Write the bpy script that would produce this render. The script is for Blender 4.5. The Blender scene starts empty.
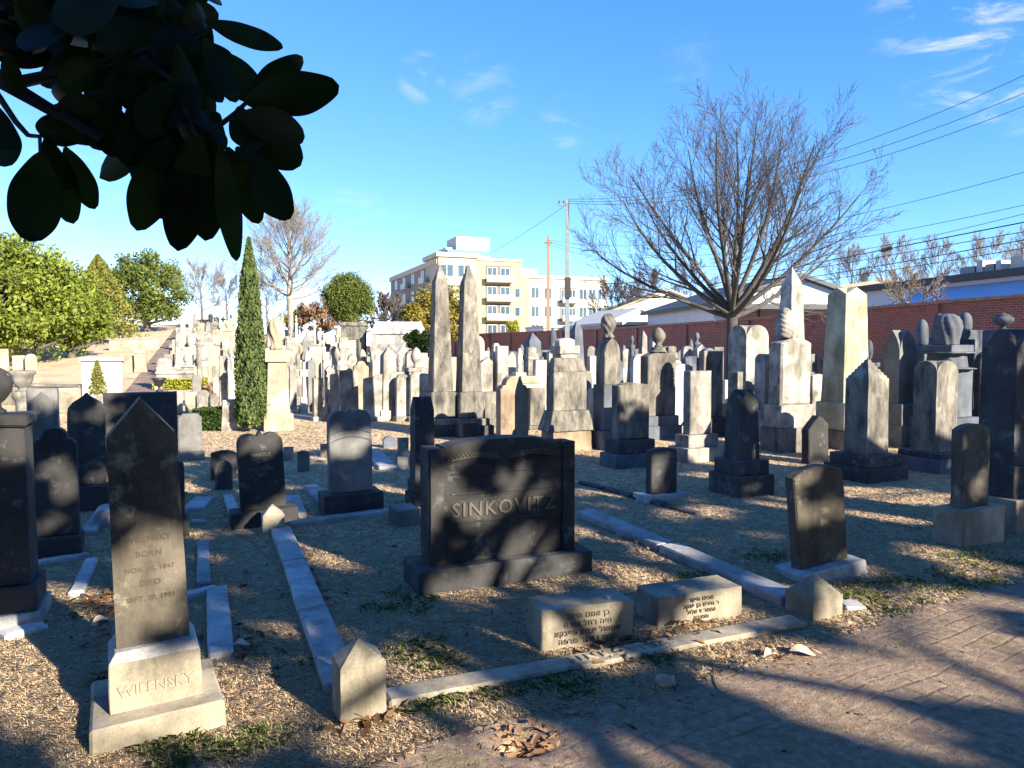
import bpy, bmesh, math, random
import numpy as np
from mathutils import Vector, Matrix, noise
random.seed(7); rng = np.random.default_rng(7)
R = math.radians
scene = bpy.context.scene
col = scene.collection
F = 740.0; CAMH = 1.65
PITCH = math.atan((384-346)/F)
CP, SP = math.cos(PITCH), math.sin(PITCH)
SUN_EL = R(23); SUN_AZ = math.atan2(.72, -.69)      # azimuth clockwise from +Y
SV = Vector((math.sin(SUN_AZ)*math.cos(SUN_EL), math.cos(SUN_AZ)*math.cos(SUN_EL), math.sin(SUN_EL)))
E1 = Vector((0,0,1)).cross(SV).normalized()
E2 = SV.cross(E1).normalized()

# ---------------------------------------------------------------- terrain
def smooth(a, b, x):
    t = min(1, max(0, (x-a)/(b-a))); return t*t*(3-2*t)
def gz(x, y):
    d = (15.2-.419*(y-22)) - x
    t = smooth(3, 25, d)
    r = max(0, y-24)
    rise = .08*(math.sqrt(r*r+16)-4) if r > 0 else 0
    rise = min(rise, 4.3) if rise < 3.6 else 3.6+.7*(1-math.exp(-(rise-3.6)/.7))
    z = t*rise
    z += .012*noise.noise(Vector((x*.9, y*.9, 0))) if y < 40 else 0
    dx, dy = x-.03, y-2.98                                # small burrow in the path
    q = (dx/.13)**2+(dy/.07)**2
    if q < 4: z -= .07*math.exp(-q)
    return z
def zat(py, D):                                           # height seen at image row py at forward distance D
    k = (384-py)/F
    return CAMH + D*(k*CP-SP)/(CP+k*SP)
def xat(px, py, D):
    v = zat(py, D)-CAMH
    return (px-512)/F*(D*CP-v*SP)
def ground(px, py):
    lo, hi = .5, 400.
    prev = lo; D = lo
    while D < hi:                                         # march then refine
        x = xat(px, py, D)
        if zat(py, D) <= gz(x, D): break
        prev = D; D *= 1.03
    a, b = prev, D
    for _ in range(30):
        m = (a+b)/2
        if zat(py, m) <= gz(xat(px, py, m), m): b = m
        else: a = m
    return Vector((xat(px, py, b), b, gz(xat(px, py, b), b)))
def P(px, py, D): return Vector((xat(px, py, D), D, zat(py, D)))

# ---------------------------------------------------------------- materials
class NT:
    def __init__(s, name):
        s.m = bpy.data.materials.new(name); s.m.use_nodes = True
        s.t = s.m.node_tree; s.n = s.t.nodes; s.b = s.n['Principled BSDF']; s.out = s.n['Material Output']
    def new(s, k, **kw):
        n = s.n.new(k)
        for a, v in kw.items():
            if a in ('ins',):
                for i, q in v.items(): n.inputs[i].default_value = q
            else: setattr(n, a, v)
        return n
    def link(s, a, b): s.t.links.new(a, b)
    def noise(s, vec, scale, detail=4, rough=.55):
        n = s.new('ShaderNodeTexNoise', ins={'Scale': scale, 'Detail': detail, 'Roughness': rough})
        if vec is not None: s.link(vec, n.inputs['Vector'])
        return n.outputs['Fac']
    def ramp(s, fac, stops):
        n = s.new('ShaderNodeValToRGB'); e = n.color_ramp.elements
        e[0].position, e[0].color = stops[0][0], (*stops[0][1], 1)
        e[1].position, e[1].color = stops[-1][0], (*stops[-1][1], 1)
        for p, c in stops[1:-1]:
            q = e.new(p); q.color = (*c, 1)
        s.link(fac, n.inputs[0]); return n.outputs[0]
    def mix(s, fac, a, b, mode='MIX'):
        n = s.new('ShaderNodeMix', data_type='RGBA', blend_type=mode)
        for sock, v in ((n.inputs[0], fac), (n.inputs[6], a), (n.inputs[7], b)):
            if hasattr(v, 'links') or hasattr(v, 'is_output'): s.link(v, sock)
            elif isinstance(v, tuple): sock.default_value = (*v, 1)
            else: sock.default_value = v
        return n.outputs[2]
    def math(s, op, a, b=0.0):
        n = s.new('ShaderNodeMath', operation=op)
        for i, v in enumerate((a, b)):
            if hasattr(v, 'is_output'): s.link(v, n.inputs[i])
            else: n.inputs[i].default_value = v
        return n.outputs[0]
    def bump(s, h, strength=.5, dist=.01):
        n = s.new('ShaderNodeBump', ins={'Strength': strength, 'Distance': dist})
        s.link(h, n.inputs['Height']); s.link(n.outputs[0], s.b.inputs['Normal']); return n
    def coords(s, rnd=True):
        tc = s.new('ShaderNodeTexCoord').outputs['Object']
        if not rnd: return tc
        oi = s.new('ShaderNodeObjectInfo').outputs['Random']
        v = s.new('ShaderNodeVectorMath', operation='ADD')
        s.link(tc, v.inputs[0]); s.link(s.math('MULTIPLY', oi, 37.), v.inputs[1]); return v.outputs[0]
    def scaled(s, vec, sc):
        m = s.new('ShaderNodeMapping'); m.inputs['Scale'].default_value = sc; s.link(vec, m.inputs['Vector']); return m.outputs[0]
def plain(name, c, rough=.8, var=.15, scale=6, metal=0, bump=.2):
    k = NT(name); v = k.coords()
    f = k.noise(v, scale, 5)
    lo = tuple(q*(1-var) for q in c); hi = tuple(min(1, q*(1+var)) for q in c)
    k.link(k.ramp(f, [(.3, lo), (.7, hi)]), k.b.inputs['Base Color'])
    k.b.inputs['Roughness'].default_value = rough; k.b.inputs['Metallic'].default_value = metal
    if bump: k.bump(k.noise(v, scale*8, 4), bump, .004)
    return k.m
def stone(name, base, dark, stain=.5, lichen=None, rough=.85, grain=.5):
    k = NT(name); v = k.coords()
    big = k.noise(v, 2.2, 7, .62)
    streak = k.noise(k.scaled(v, (5, 5, 1.6)), 1.3, 7, .72)
    lo = .62-stain*.3
    mask = k.math('MULTIPLY', k.ramp(big, [(lo-.12, (0,0,0)), (lo+.16, (1,1,1))]), k.ramp(streak, [(.3, (.5,)*3), (.65, (1,1,1))]))
    mid = tuple(.72*a+.28*b for a, b in zip(base, dark))
    c0 = k.ramp(k.noise(v, 5, 6, .6), [(.3, mid), (.68, base)])
    c1 = k.mix(mask, c0, dark)
    fine = k.noise(v, 95, 3, .7)
    c2 = k.mix(.55*grain, c1, k.ramp(fine, [(.3, (.45,)*3), (.7, (1,)*3)]), 'MULTIPLY')
    if lichen:
        lm = k.ramp(k.noise(v, 7, 6, .7), [(.56, (0,0,0)), (.68, (1,1,1))])
        c2 = k.mix(k.math('MULTIPLY', lm, .5), c2, lichen)
    oi = k.new('ShaderNodeObjectInfo').outputs['Random']
    hsv = k.new('ShaderNodeHueSaturation'); k.link(c2, hsv.inputs['Color'])
    k.link(k.math('ADD', k.math('MULTIPLY', oi, .3), .85), hsv.inputs['Value'])
    k.link(hsv.outputs[0], k.b.inputs['Base Color'])
    k.b.inputs['Roughness'].default_value = rough
    h = k.math('ADD', k.math('MULTIPLY', fine, .35), k.math('ADD', k.noise(v, 22, 6, .7), k.math('MULTIPLY', big, .8)))
    k.bump(h, .55, .008)
    return k.m
M = {}
M['marble'] = stone('weathered_marble', (.56,.53,.475), (.085,.078,.068), .75)
M['white'] = stone('white_marble', (.52,.50,.46), (.22,.20,.17), .45)
M['cream'] = stone('cream_limestone', (.44,.385,.295), (.17,.14,.10), .55)
M['mottled'] = stone('mottled_marble', (.50,.465,.39), (.03,.028,.028), 1.2)
M['brown'] = stone('brown_stained_marble', (.38,.27,.18), (.09,.07,.055), .6)
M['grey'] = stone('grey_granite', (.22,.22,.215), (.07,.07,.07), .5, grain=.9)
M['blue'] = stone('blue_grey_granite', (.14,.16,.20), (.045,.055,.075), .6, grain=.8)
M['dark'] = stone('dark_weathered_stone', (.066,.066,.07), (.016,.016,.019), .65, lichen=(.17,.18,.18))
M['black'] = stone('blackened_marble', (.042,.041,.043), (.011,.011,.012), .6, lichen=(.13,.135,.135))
M['tan'] = stone('tan_sandstone', (.19,.165,.125), (.035,.03,.024), .95, lichen=(.30,.28,.22))
M['block'] = stone('pale_granite_block', (.54,.48,.37), (.12,.105,.08), .75, lichen=(.10,.095,.08), grain=.9)
M['kerb'] = stone('kerb_marble', (.70,.70,.70), (.20,.20,.21), .9, lichen=(.13,.13,.12), grain=.9)
M['green'] = stone('mossy_limestone', (.48,.45,.35), (.13,.135,.085), .7)
M['letter'] = plain('carved_letter_shade', (.12,.10,.08), .9)
M['lettermid'] = plain('carved_letter_brown', (.085,.075,.062), .9)
M['darkbark'] = plain('dark_twig_bark', (.012,.010,.008), .9)
M['letterpale'] = plain('carved_letter_pale', (.13,.12,.105), .9)
M['letterdark'] = plain('carved_letter_dark', (.05,.042,.033), .9)
M['letterfaint'] = plain('worn_letter_stone', (.22,.195,.15), .9)
M['greybark'] = plain('dark_grey_bark', (.05,.046,.044), .95, .35, 9, bump=.8)
M['bark'] = plain('bark', (.095,.085,.078), .95, .35, 9, bump=.8)
M['barkpale'] = plain('pale_bark', (.21,.19,.17), .95, .3, 6, bump=.6)
M['twig'] = plain('twig_bark', (.085,.076,.076), .9, .3)
M['iron'] = plain('black_iron', (.02,.02,.022), .5)
M['steel'] = plain('galvanised_steel', (.16,.20,.22), .5, metal=.3)
M['wood'] = plain('pole_wood', (.22,.14,.09), .9)
M['cable'] = plain('black_cable', (.02,.02,.03), .6)

def leafmat(name, c1, c2, rough=.5, trans=.25):
    k = NT(name)
    at = k.new('ShaderNodeAttribute', attribute_name='tone')
    k.link(k.ramp(at.outputs['Fac'], [(0., c1), (1., c2)]), k.b.inputs['Base Color'])
    k.b.inputs['Roughness'].default_value = rough; k.b.inputs['Specular IOR Level'].default_value = .12
    if trans:
        tr = k.new('ShaderNodeBsdfTranslucent'); mx = k.new('ShaderNodeMixShader'); mx.inputs[0].default_value = trans
        k.link(k.ramp(at.outputs['Fac'], [(0., c1), (1., c2)]), tr.inputs['Color'])
        k.link(k.b.outputs[0], mx.inputs[1]); k.link(tr.outputs[0], mx.inputs[2]); k.link(mx.outputs[0], k.out.inputs[0])
    return k.m
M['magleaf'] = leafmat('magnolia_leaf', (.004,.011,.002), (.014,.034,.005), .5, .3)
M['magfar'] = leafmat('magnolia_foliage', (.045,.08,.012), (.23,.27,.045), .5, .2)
M['gold'] = leafmat('golden_conifer_foliage', (.08,.095,.018), (.22,.215,.05), .7, .2)
M['mid'] = leafmat('mid_green_foliage', (.035,.06,.014), (.14,.17,.04), .6, .2)
M['cyp'] = leafmat('cypress_foliage', (.03,.055,.02), (.12,.16,.05), .7, .15)
M['holly'] = leafmat('dark_green_foliage', (.012,.028,.008), (.05,.08,.02), .5, .1)
M['olive'] = leafmat('olive_yellow_foliage', (.08,.085,.015), (.28,.22,.05), .7, .2)
M['russet'] = leafmat('russet_foliage', (.16,.10,.065), (.36,.23,.15), .8, .2)
M['lime'] = leafmat('lime_hedge_foliage', (.16,.18,.015), (.34,.33,.05), .7, .2)
M['grass'] = leafmat('dry_grass_blades', (.56,.44,.30), (.86,.70,.50), .85, .35)
M['greengrass'] = leafmat('green_weed_blades', (.09,.13,.04), (.26,.30,.10), .6, .25)
M['litter'] = leafmat('brown_leaf_litter', (.07,.035,.018), (.30,.17,.09), .8, .1)

# ---------------------------------------------------------------- objects
def tag(o, label=None, cat=None, group=None, kind=None):
    if label: o['label'] = label
    if cat: o['category'] = cat
    if group: o['group'] = group
    if kind: o['kind'] = kind
    return o
def empty(name, loc, rz=0, label=None, cat=None, group=None, lean=0, tip=0):
    o = bpy.data.objects.new(name, None); col.objects.link(o)
    o.location = loc; o.empty_display_size = .2
    o.rotation_mode = 'XYZ'; o.rotation_euler = (R(tip), R(lean), rz)
    return tag(o, label, cat, group)
def addmesh(name, me, mat, parent=None):
    o = bpy.data.objects.new(name, me); col.objects.link(o)
    if mat is not None: me.materials.append(mat)
    if parent is not None: o.parent = parent
    return o
def frombm(name, bm, mat, parent=None, smooth=False):
    bmesh.ops.recalc_face_normals(bm, faces=bm.faces)
    me = bpy.data.meshes.new(name); bm.to_mesh(me); bm.free()
    if smooth:
        for p in me.polygons: p.use_smooth = True
    return addmesh(name, me, mat, parent)
def rawmesh(name, verts, faces, mat, parent=None, tone=None, smooth=False):
    """verts (n,3) array; faces (m,k) int array"""
    me = bpy.data.meshes.new(name)
    verts = np.asarray(verts, np.float32); faces = np.asarray(faces, np.int32)
    n, k = faces.shape
    me.vertices.add(len(verts)); me.vertices.foreach_set('co', verts.ravel())
    me.loops.add(n*k); me.loops.foreach_set('vertex_index', faces.ravel())
    me.polygons.add(n); me.polygons.foreach_set('loop_start', np.arange(0, n*k, k, dtype=np.int32))
    me.polygons.foreach_set('loop_total', np.full(n, k, np.int32))
    if smooth: me.polygons.foreach_set('use_smooth', np.ones(n, bool))
    me.update(calc_edges=True)
    if tone is not None:
        a = me.attributes.new('tone', 'FLOAT', 'FACE'); a.data.foreach_set('value', np.asarray(tone, np.float32))
    return addmesh(name, me, mat, parent)

def bevel(bm, w, edges=None, seg=1):
    if w <= 0: return
    if edges is None:
        edges = [e for e in bm.edges if len(e.link_faces) == 2 and e.calc_face_angle(0) > R(35)]
    bmesh.ops.bevel(bm, geom=edges, offset=w, segments=seg, affect='EDGES', profile=.6, clamp_overlap=True)
def s_box(w, T, z0, z1, top=1.0, bev=.008, topT=None, **k):
    bm = bmesh.new(); topT = top if topT is None else topT
    vs = []
    for z, s, st in ((z0, 1, 1), (z1, top, topT)):
        for x, y in ((-1,-1),(1,-1),(1,1),(-1,1)):
            vs.append(bm.verts.new((x*w/2*s, y*T/2*st, z)))
    for f in ((0,1,2,3),(4,5,6,7),(0,1,5,4),(1,2,6,5),(2,3,7,6),(3,0,4,7)): bm.faces.new([vs[i] for i in f])
    bmesh.ops.recalc_face_normals(bm, faces=bm.faces)
    bevel(bm, min(bev, abs(z1-z0)*.2)); return bm
def profile(kind, w, h):
    a = w/2; pts = []
    arc = lambda cx, cz, r, t0, t1, n: [(cx+r*math.cos(R(t0+(t1-t0)*i/n)), cz+r*math.sin(R(t0+(t1-t0)*i/n))) for i in range(n+1)]
    if kind == 'round': top = arc(0, h-a, a, 0, 180, 14)
    elif kind == 'seg':
        s = w*.13; r = (a*a+s*s)/(2*s); t = math.degrees(math.asin(a/r)); top = arc(0, h-r, r, 90-t, 90+t, 10)
    elif kind == 'lowseg':
        s = w*.07; r = (a*a+s*s)/(2*s); t = math.degrees(math.asin(a/r)); top = arc(0, h-r, r, 90-t, 90+t, 10)
    elif kind == 'gothic':
        r = w*.95; t = math.degrees(math.acos((r-a)/r)); hh = r*math.sin(R(t))
        top = arc(a-r, h-hh, r, 0, t, 7)+arc(r-a, h-hh, r, 180-t, 180, 7)[1:]
    elif kind == 'gable': top = [(a, h-w*.42), (0, h), (-a, h-w*.42)]
    elif kind == 'lowgable': top = [(a, h-w*.25), (0, h), (-a, h-w*.25)]
    elif kind == 'shoulder':
        b = a*.62; top = [(a, h-b*1.35), (a*.93, h-b*1.3), (a*.80, h-b*1.0)]+arc(0, h-b, b, 5, 175, 12)+[(-a*.80, h-b*1.0), (-a*.93, h-b*1.3), (-a, h-b*1.35)]
    elif kind == 'trefoil':
        r = a*.5; top = arc(a-r, h-r*1.22, r, 0, 128, 8)+[(a*.13, h-r*.40), (a*.09, h-r*.2), (0, h), (-a*.09, h-r*.2), (-a*.13, h-r*.40)]+arc(r-a, h-r*1.22, r, 52, 180, 8)
    elif kind == 'flat': top = [(a, h), (-a, h)]
    elif kind == 'cut': top = [(a, h-a*.35), (a*.62, h), (-a*.62, h), (-a, h-a*.35)]
    elif kind == 'wedge': top = [(a, h), (-a, h-w*.28)]
    elif kind == 'serp':
        top = [(a*math.cos(R(t)), h-w*.14+w*.14*math.sin(R(t))**.6 if 0 < t < 180 else h-w*.14) for t in range(0, 181, 15)]
    elif kind == 'ogee': top = [(a, h-w*.62), (a*.95, h-w*.45), (a*.75, h-w*.30), (a*.45, h-w*.2), (a*.18, h-w*.1), (0, h), (-a*.18, h-w*.1), (-a*.45, h-w*.2), (-a*.75, h-w*.30), (-a*.95, h-w*.45), (-a, h-w*.62)]
    elif kind == 'scroll': top = [(a, h-w*.35), (a*.9, h-w*.22), (a*.6, h-w*.2), (a*.45, h-w*.05), (a*.3, h), (-a*.3, h), (-a*.45, h-w*.05), (-a*.6, h-w*.2), (-a*.9, h-w*.22), (-a, h-w*.35)]
    elif kind == 'monument': top = [(a, h-.045*w), (a*.80, h-.045*w), (a*.80, h-.035*w)]+[(a*.75*math.cos(R(t)), h-.05*w+.05*w*math.sin(R(t))) for t in range(12, 169, 12)]+[(-a*.80, h-.035*w), (-a*.80, h-.045*w), (-a, h-.045*w)]
    elif kind == 'broken': top = [(a, h-w*.35), (a*.5, h-w*.1), (a*.1, h), (-a*.5, h-w*.25), (-a, h-w*.5)]
    return [(-a, 0), (a, 0)]+top
def s_prof(w, T, z0, z1, prof='round', bev=.01, narrow=1.0, **k):
    bm = bmesh.new(); h = z1-z0
    pts = profile(prof, w, h)
    pts = [p for i, p in enumerate(pts) if i == 0 or (abs(p[0]-pts[i-1][0])+abs(p[1]-pts[i-1][1])) > 1e-5]
    sc = lambda z: 1+(narrow-1)*z/h
    f = [bm.verts.new((x*sc(z), -T/2, z0+z)) for x, z in pts]
    b = [bm.verts.new((x*sc(z), T/2, z0+z)) for x, z in pts]
    ff = bm.faces.new(f); fb = bm.faces.new(b[::-1])
    n = len(pts)
    for i in range(n): bm.faces.new((f[i], b[i], b[(i+1) % n], f[(i+1) % n]))
    bmesh.ops.recalc_face_normals(bm, faces=bm.faces)
    ed = list(set(ff.edges) | set(fb.edges))
    bevel(bm, min(bev, T*.2), ed); return bm
def s_hf(w, T, z0, z1, kind='xgable', hs=.3, bev=0, narrow=1.0, n=14, **k):
    """four-sided pillar; hs = height of the shaped top in units of w; narrow = scale at the top"""
    bm = bmesh.new(); H = z1-z0; ht = min(hs*w, H*.95); base = H-ht
    def f(u):                                            # u in -1..1 -> 0..1
        u = abs(u)
        if 'round' in kind: return math.sqrt(max(0, 1-(u*.97)**2))
        if 'gothic' in kind: return (1-u)**.62 if u > .02 else 1
        return 1-u
    def top(u, v):
        if kind[0] == 'x': return max(f(u), f(v))
        if kind == 'pyramid': return min(1-abs(u), 1-abs(v))
        if kind == 'dome': return math.sqrt(max(0, 1-.5*(u*u+v*v)))
        return f(u)
    g = {}
    for i in range(n+1):
        for j in range(n+1):
            u, v = 2*i/n-1, 2*j/n-1
            g[i, j] = bm.verts.new((u*w/2*narrow, v*T/2*narrow, z0+base+ht*top(u, v)))
    for i in range(n):
        for j in range(n): bm.faces.new((g[i,j], g[i+1,j], g[i+1,j+1], g[i,j+1]))
    ring = [(i, 0) for i in range(n)]+[(n, j) for j in range(n)]+[(i, n) for i in range(n, 0, -1)]+[(0, j) for j in range(n, 0, -1)]
    bot = [bm.verts.new((2*w/2*(i/n-.5), 2*T/2*(j/n-.5), z0)) for i, j in ring]
    m = len(ring)
    for q in range(m): bm.faces.new((bot[q], bot[(q+1) % m], g[ring[(q+1) % m]], g[ring[q]]))
    bm.faces.new(bot[::-1]); bmesh.ops.recalc_face_normals(bm, faces=bm.faces)
    return bm
def s_obelisk(w, T, z0, z1, narrow=.7, tip=.9, bev=.006, **k):
    bm = bmesh.new(); zt = z1-tip*w*narrow
    r = []
    for z, s in ((z0, 1), (zt, narrow)):
        r.append([bm.verts.new((x*w/2*s, y*T/2*s, z)) for x, y in ((-1,-1),(1,-1),(1,1),(-1,1))])
    a = bm.verts.new((0, 0, z1))
    for i in range(4):
        j = (i+1) % 4
        bm.faces.new((r[0][i], r[0][j], r[1][j], r[1][i])); bm.faces.new((r[1][i], r[1][j], a))
    bm.faces.new(r[0][::-1]); bmesh.ops.recalc_face_normals(bm, faces=bm.faces)
    bevel(bm, bev); return bm
def s_lathe(w, T, z0, z1, pr='urn', seg=20, fold=0, twist=3, lobes=7, **k):
    PR = {'urn': [(.0,0),(.55,0),(.55,.06),(.28,.12),(.24,.2),(.5,.28),(.9,.45),(1,.62),(.85,.74),(.6,.78),(.7,.82),(.5,.88),(.2,.93),(.12,1),(0,1)],
          'drape': [(0,0),(.75,0),(.8,.08),(.55,.16),(.7,.3),(.98,.5),(1,.64),(.85,.8),(.6,.92),(.3,.99),(0,1)],
          'flame': [(0,0),(.6,0),(.55,.08),(.35,.14),(.75,.3),(1,.48),(.95,.65),(.7,.82),(.35,.94),(0,1)],
          'fern': [(0,0),(.9,0),(1,.12),(1,.5),(.9,.72),(.68,.87),(.35,.97),(0,1)],
          'shroud': [(0,0),(.8,0),(.82,.1),(.92,.35),(1,.55),(.94,.74),(.72,.9),(.4,.98),(0,1)],
          'ball': [(0,0),(.45,0),(.4,.12),(.75,.25),(1,.5),(.9,.75),(.6,.92),(.25,1),(0,1)],
          'vase': [(0,0),(.5,0),(.5,.05),(.3,.12),(.38,.2),(.62,.35),(.75,.55),(.8,.75),(1,.86),(1,1),(.8,1),(0,.92)],
          'planter': [(0,0),(.5,0),(.45,.1),(.18,.18),(.18,.34),(.38,.42),(.62,.55),(.8,.78),(1,.84),(1,1),(.85,1),(0,.93)],
          'column': [(0,0),(1,0),(1,.04),(.8,.08),(.72,.12),(.66,.85),(.75,.88),(.95,.93),(.95,1),(0,1)],
          'trunkflare': [(0,0),(1,0),(.9,.1),(.78,.3),(.74,.7),(.78,1),(0,1)]}[pr]
    bm = bmesh.new(); H = z1-z0; rings = []
    zs = []
    for i in range(len(PR)-1):
        (r0, a), (r1, b) = PR[i], PR[i+1]
        m = max(1, int(abs(b-a)/.05)) if fold else 1
        for q in range(m): zs.append((r0+(r1-r0)*q/m, a+(b-a)*q/m))
    zs.append(PR[-1])
    if fold: seg = 42
    for r, z in zs:
        ring = []
        for i in range(seg):
            th = 2*math.pi*i/seg
            rr = r*(1+fold*math.sin(lobes*th+twist*z*3)*(1 if r > .3 else .3))
            ring.append(bm.verts.new((rr*w/2*math.cos(th), rr*T/2*math.sin(th), z0+z*H)))
        rings.append(ring)
    for a, b in zip(rings, rings[1:]):
        for i in range(seg): bm.faces.new((a[i], a[(i+1) % seg], b[(i+1) % seg], b[i]))
    bmesh.ops.remove_doubles(bm, verts=bm.verts, dist=1e-4)
    return bm
def s_cross(w, T, z0, z1, **k):
    bm = bmesh.new(); H = z1-z0; a = w*.16; b = H*.58; c = H*.78
    pts = [(-a,0),(a,0),(a,b),(w/2,b),(w/2,c),(a,c),(a,H),(-a,H),(-a,c),(-w/2,c),(-w/2,b),(-a,b)]
    f = [bm.verts.new((x,-T/2,z0+z)) for x, z in pts]; g = [bm.verts.new((x,T/2,z0+z)) for x, z in pts]
    bm.faces.new(f); bm.faces.new(g[::-1])
    for i in range(12): bm.faces.new((f[i], g[i], g[(i+1) % 12], f[(i+1) % 12]))
    bmesh.ops.recalc_face_normals(bm, faces=bm.faces); bevel(bm, .006); return bm
def s_statue(w, T, z0, z1, **k):
    """standing draped stone figure as one lofted body"""
    bm = bmesh.new(); H = z1-z0
    PRF = [(0,.9,.8,0),(.05,.95,.85,0),(.3,.8,.75,0),(.5,.72,.6,.0),(.6,.66,.5,.02),(.72,.9,.55,.03),(.80,.95,.5,.02),(.84,.5,.4,.0),(.86,.28,.3,0),(.88,.34,.42,-.03),(.93,.42,.5,-.04),(.98,.3,.36,-.03),(1,.05,.05,-.02)]
    rings = []
    for z, rx, ry, off in PRF:
        ring = []
        for i in range(22):
            th = 2*math.pi*i/22; q = 1+(.09*math.sin(6*th+z*4) if z < .8 else 0)
            ring.append(bm.verts.new((rx*w/2*q*math.cos(th), ry*T/2*q*math.sin(th)+off*T, z0+z*H)))
        rings.append(ring)
    for a, b in zip(rings, rings[1:]):
        for i in range(22): bm.faces.new((a[i], a[(i+1) % 22], b[(i+1) % 22], b[i]))
    bm.faces.new(rings[0][::-1]); bm.faces.new(rings[-1]); return bm
def s_rough(w, T, z0, z1, amp=.1, **k):
    bm = s_box(w, T, z0, z1, bev=0, top=k.get('top', .9))
    bmesh.ops.subdivide_edges(bm, edges=bm.edges, cuts=5, use_grid_fill=True)
    for v in bm.verts: v.co += noise.noise_vector(v.co*6+Vector((w*30, z1, 0)))*amp*w*.5
    return bm
SH = dict(box=s_box, prof=s_prof, hf=s_hf, obelisk=s_obelisk, lathe=s_lathe, cross=s_cross, statue=s_statue, rough=s_rough)

COUNT = [0]; LAB = {}
def mon(name, label, cat, c, yb, parts, mat='marble', T=.12, D=None, psi=24.5, lean=0, tip=0, group=None, loc=None, noshape=False):
    """gravestone from measured rows: parts = [(part name, shape, width px, top row, opts)], stacked upward; T = slab depth in m, or part opt dr = depth/width"""
    ps = R(psi)
    if D is None:
        g = ground(c, yb); D = g.y; x = g.x
    else:
        x = (c-512)/F*D*CP; 
    zg = gz(x, D); r = x/D
    k = 1/(F*(math.cos(ps)-r*math.sin(ps)))
    geo = []; prev = None
    # depth of the base part
    dims = []
    for pn, sh, w, yt, o in parts:
        ww = w*D*k
        dims.append((ww, o['dr']*ww if 'dr' in o else o.get('T', T)))
    Tb = dims[0][1]
    nrm = Vector((-math.sin(ps), math.cos(ps), 0))       # backward
    orig = Vector((x, D, zg))+nrm*Tb/2
    root = empty(name, orig, ps, label, cat, group or 'gravestones', lean, tip)
    LAB.setdefault(label, []).append(name)
    z = -.03
    for (pn, sh, w, yt, o), (ww, TT) in zip(parts, dims):
        if 'T' in o: TT = o['T']
        Dp = D+(Tb-TT)/2*math.cos(ps)
        z1 = zat(yt, Dp)-zg if not isinstance(yt, tuple) else z+yt[0]
        if z1 < z+.02: z1 = z+.02
        bm = SH[sh](ww*Dp/D, TT*(1 if 'T' in o else Dp/D), z, z1, **{q: v for q, v in o.items() if q not in ('dr','T','mat','dx','over')})
        if D < 13.5 and sh in ('prof', 'box', 'hf', 'obelisk'):            # worn, slightly uneven arrises
            bmesh.ops.subdivide_edges(bm, edges=[e for e in bm.edges if e.calc_length() > .16 and len(e.link_faces) == 2], cuts=4)
            for v in bm.verts: v.co += noise.noise_vector(v.co*7+orig*3)*.0045+noise.noise_vector(v.co*26+orig)*.002
        if 'dx' in o: bmesh.ops.translate(bm, verts=bm.verts, vec=(o['dx']*ww, 0, 0))
        frombm(pn, bm, M[o.get('mat', mat)], root, smooth=(sh in ('lathe', 'statue')))
        geo.append((z, z1, ww*Dp/D, TT)); z = z1-.0 if not o.get('over') else geo[-1][0]
    root['_g'] = 0; del root['_g']
    COUNT[0] += 1
    return root, geo
def text_mesh(body, size, depth=.003, spacing=1.0, font=None):
    cu = bpy.data.curves.new('txt', 'FONT'); cu.body = body; cu.size = size; cu.extrude = depth
    cu.align_x = 'CENTER'; cu.space_character = spacing; cu.resolution_u = 2; cu.offset = size*.012
    ob = bpy.data.objects.new('txt', cu); col.objects.link(ob)
    dg = bpy.context.evaluated_depsgraph_get(); dg.update()
    me = bpy.data.meshes.new_from_object(ob.evaluated_get(dg)); 
    bpy.data.objects.remove(ob); bpy.data.curves.remove(cu)
    me.materials.clear(); return me
def inscribe(root, y, lines, mat='letter', name='inscription', flat=False, rz=0):
    """lines: (text, x, z, size, spacing); one mesh, standing on plane local y (or lying, flat=True)"""
    if len(lines) > 1:
        for l in lines: inscribe(root, y, [l], mat, name, flat, rz)
        return
    bm = bmesh.new()
    for body, x, z, size, sp in lines:
        me = text_mesh(body, size, .006, sp)
        if flat: mt = Matrix.Translation((x, y, z)) @ Matrix.Rotation(rz, 4, 'Z')
        else: mt = Matrix.Translation((x, y, z)) @ Matrix.Rotation(R(90), 4, 'X')
        me.transform(mt); bm.from_mesh(me); bpy.data.meshes.remove(me)
    return frombm(name, bm, M[mat], root)
def tubes(lines, sides=5):
    """lines: list of (pts (n,3), radii (n)) -> verts, faces"""
    V = []; Fc = []; off = 0
    for pts, rad in lines:
        pts = np.asarray(pts, float); n = len(pts)
        s = sides if rad[0] > .03 else 3
        t = np.gradient(pts, axis=0); t /= np.linalg.norm(t, axis=1)[:, None]+1e-9
        ref = np.array([.31, .95, .1]) if abs(t[0][1]) < .9 else np.array([1., 0, 0])
        a = np.cross(t, ref); a /= np.linalg.norm(a, axis=1)[:, None]+1e-9; b = np.cross(t, a)
        th = np.arange(s)*2*np.pi/s
        ring = pts[:, None]+np.asarray(rad)[:, None, None]*(np.cos(th)[None, :, None]*a[:, None]+np.sin(th)[None, :, None]*b[:, None])
        V.append(ring.reshape(-1, 3))
        i = np.arange(n-1)[:, None]*s; j = np.arange(s)[None]; j2 = (j+1) % s
        Fc.append((off+np.stack([i+j, i+j2, i+s+j2, i+s+j], -1)).reshape(-1, 4)); off += n*s
    return np.concatenate(V), np.concatenate(Fc)
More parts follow.
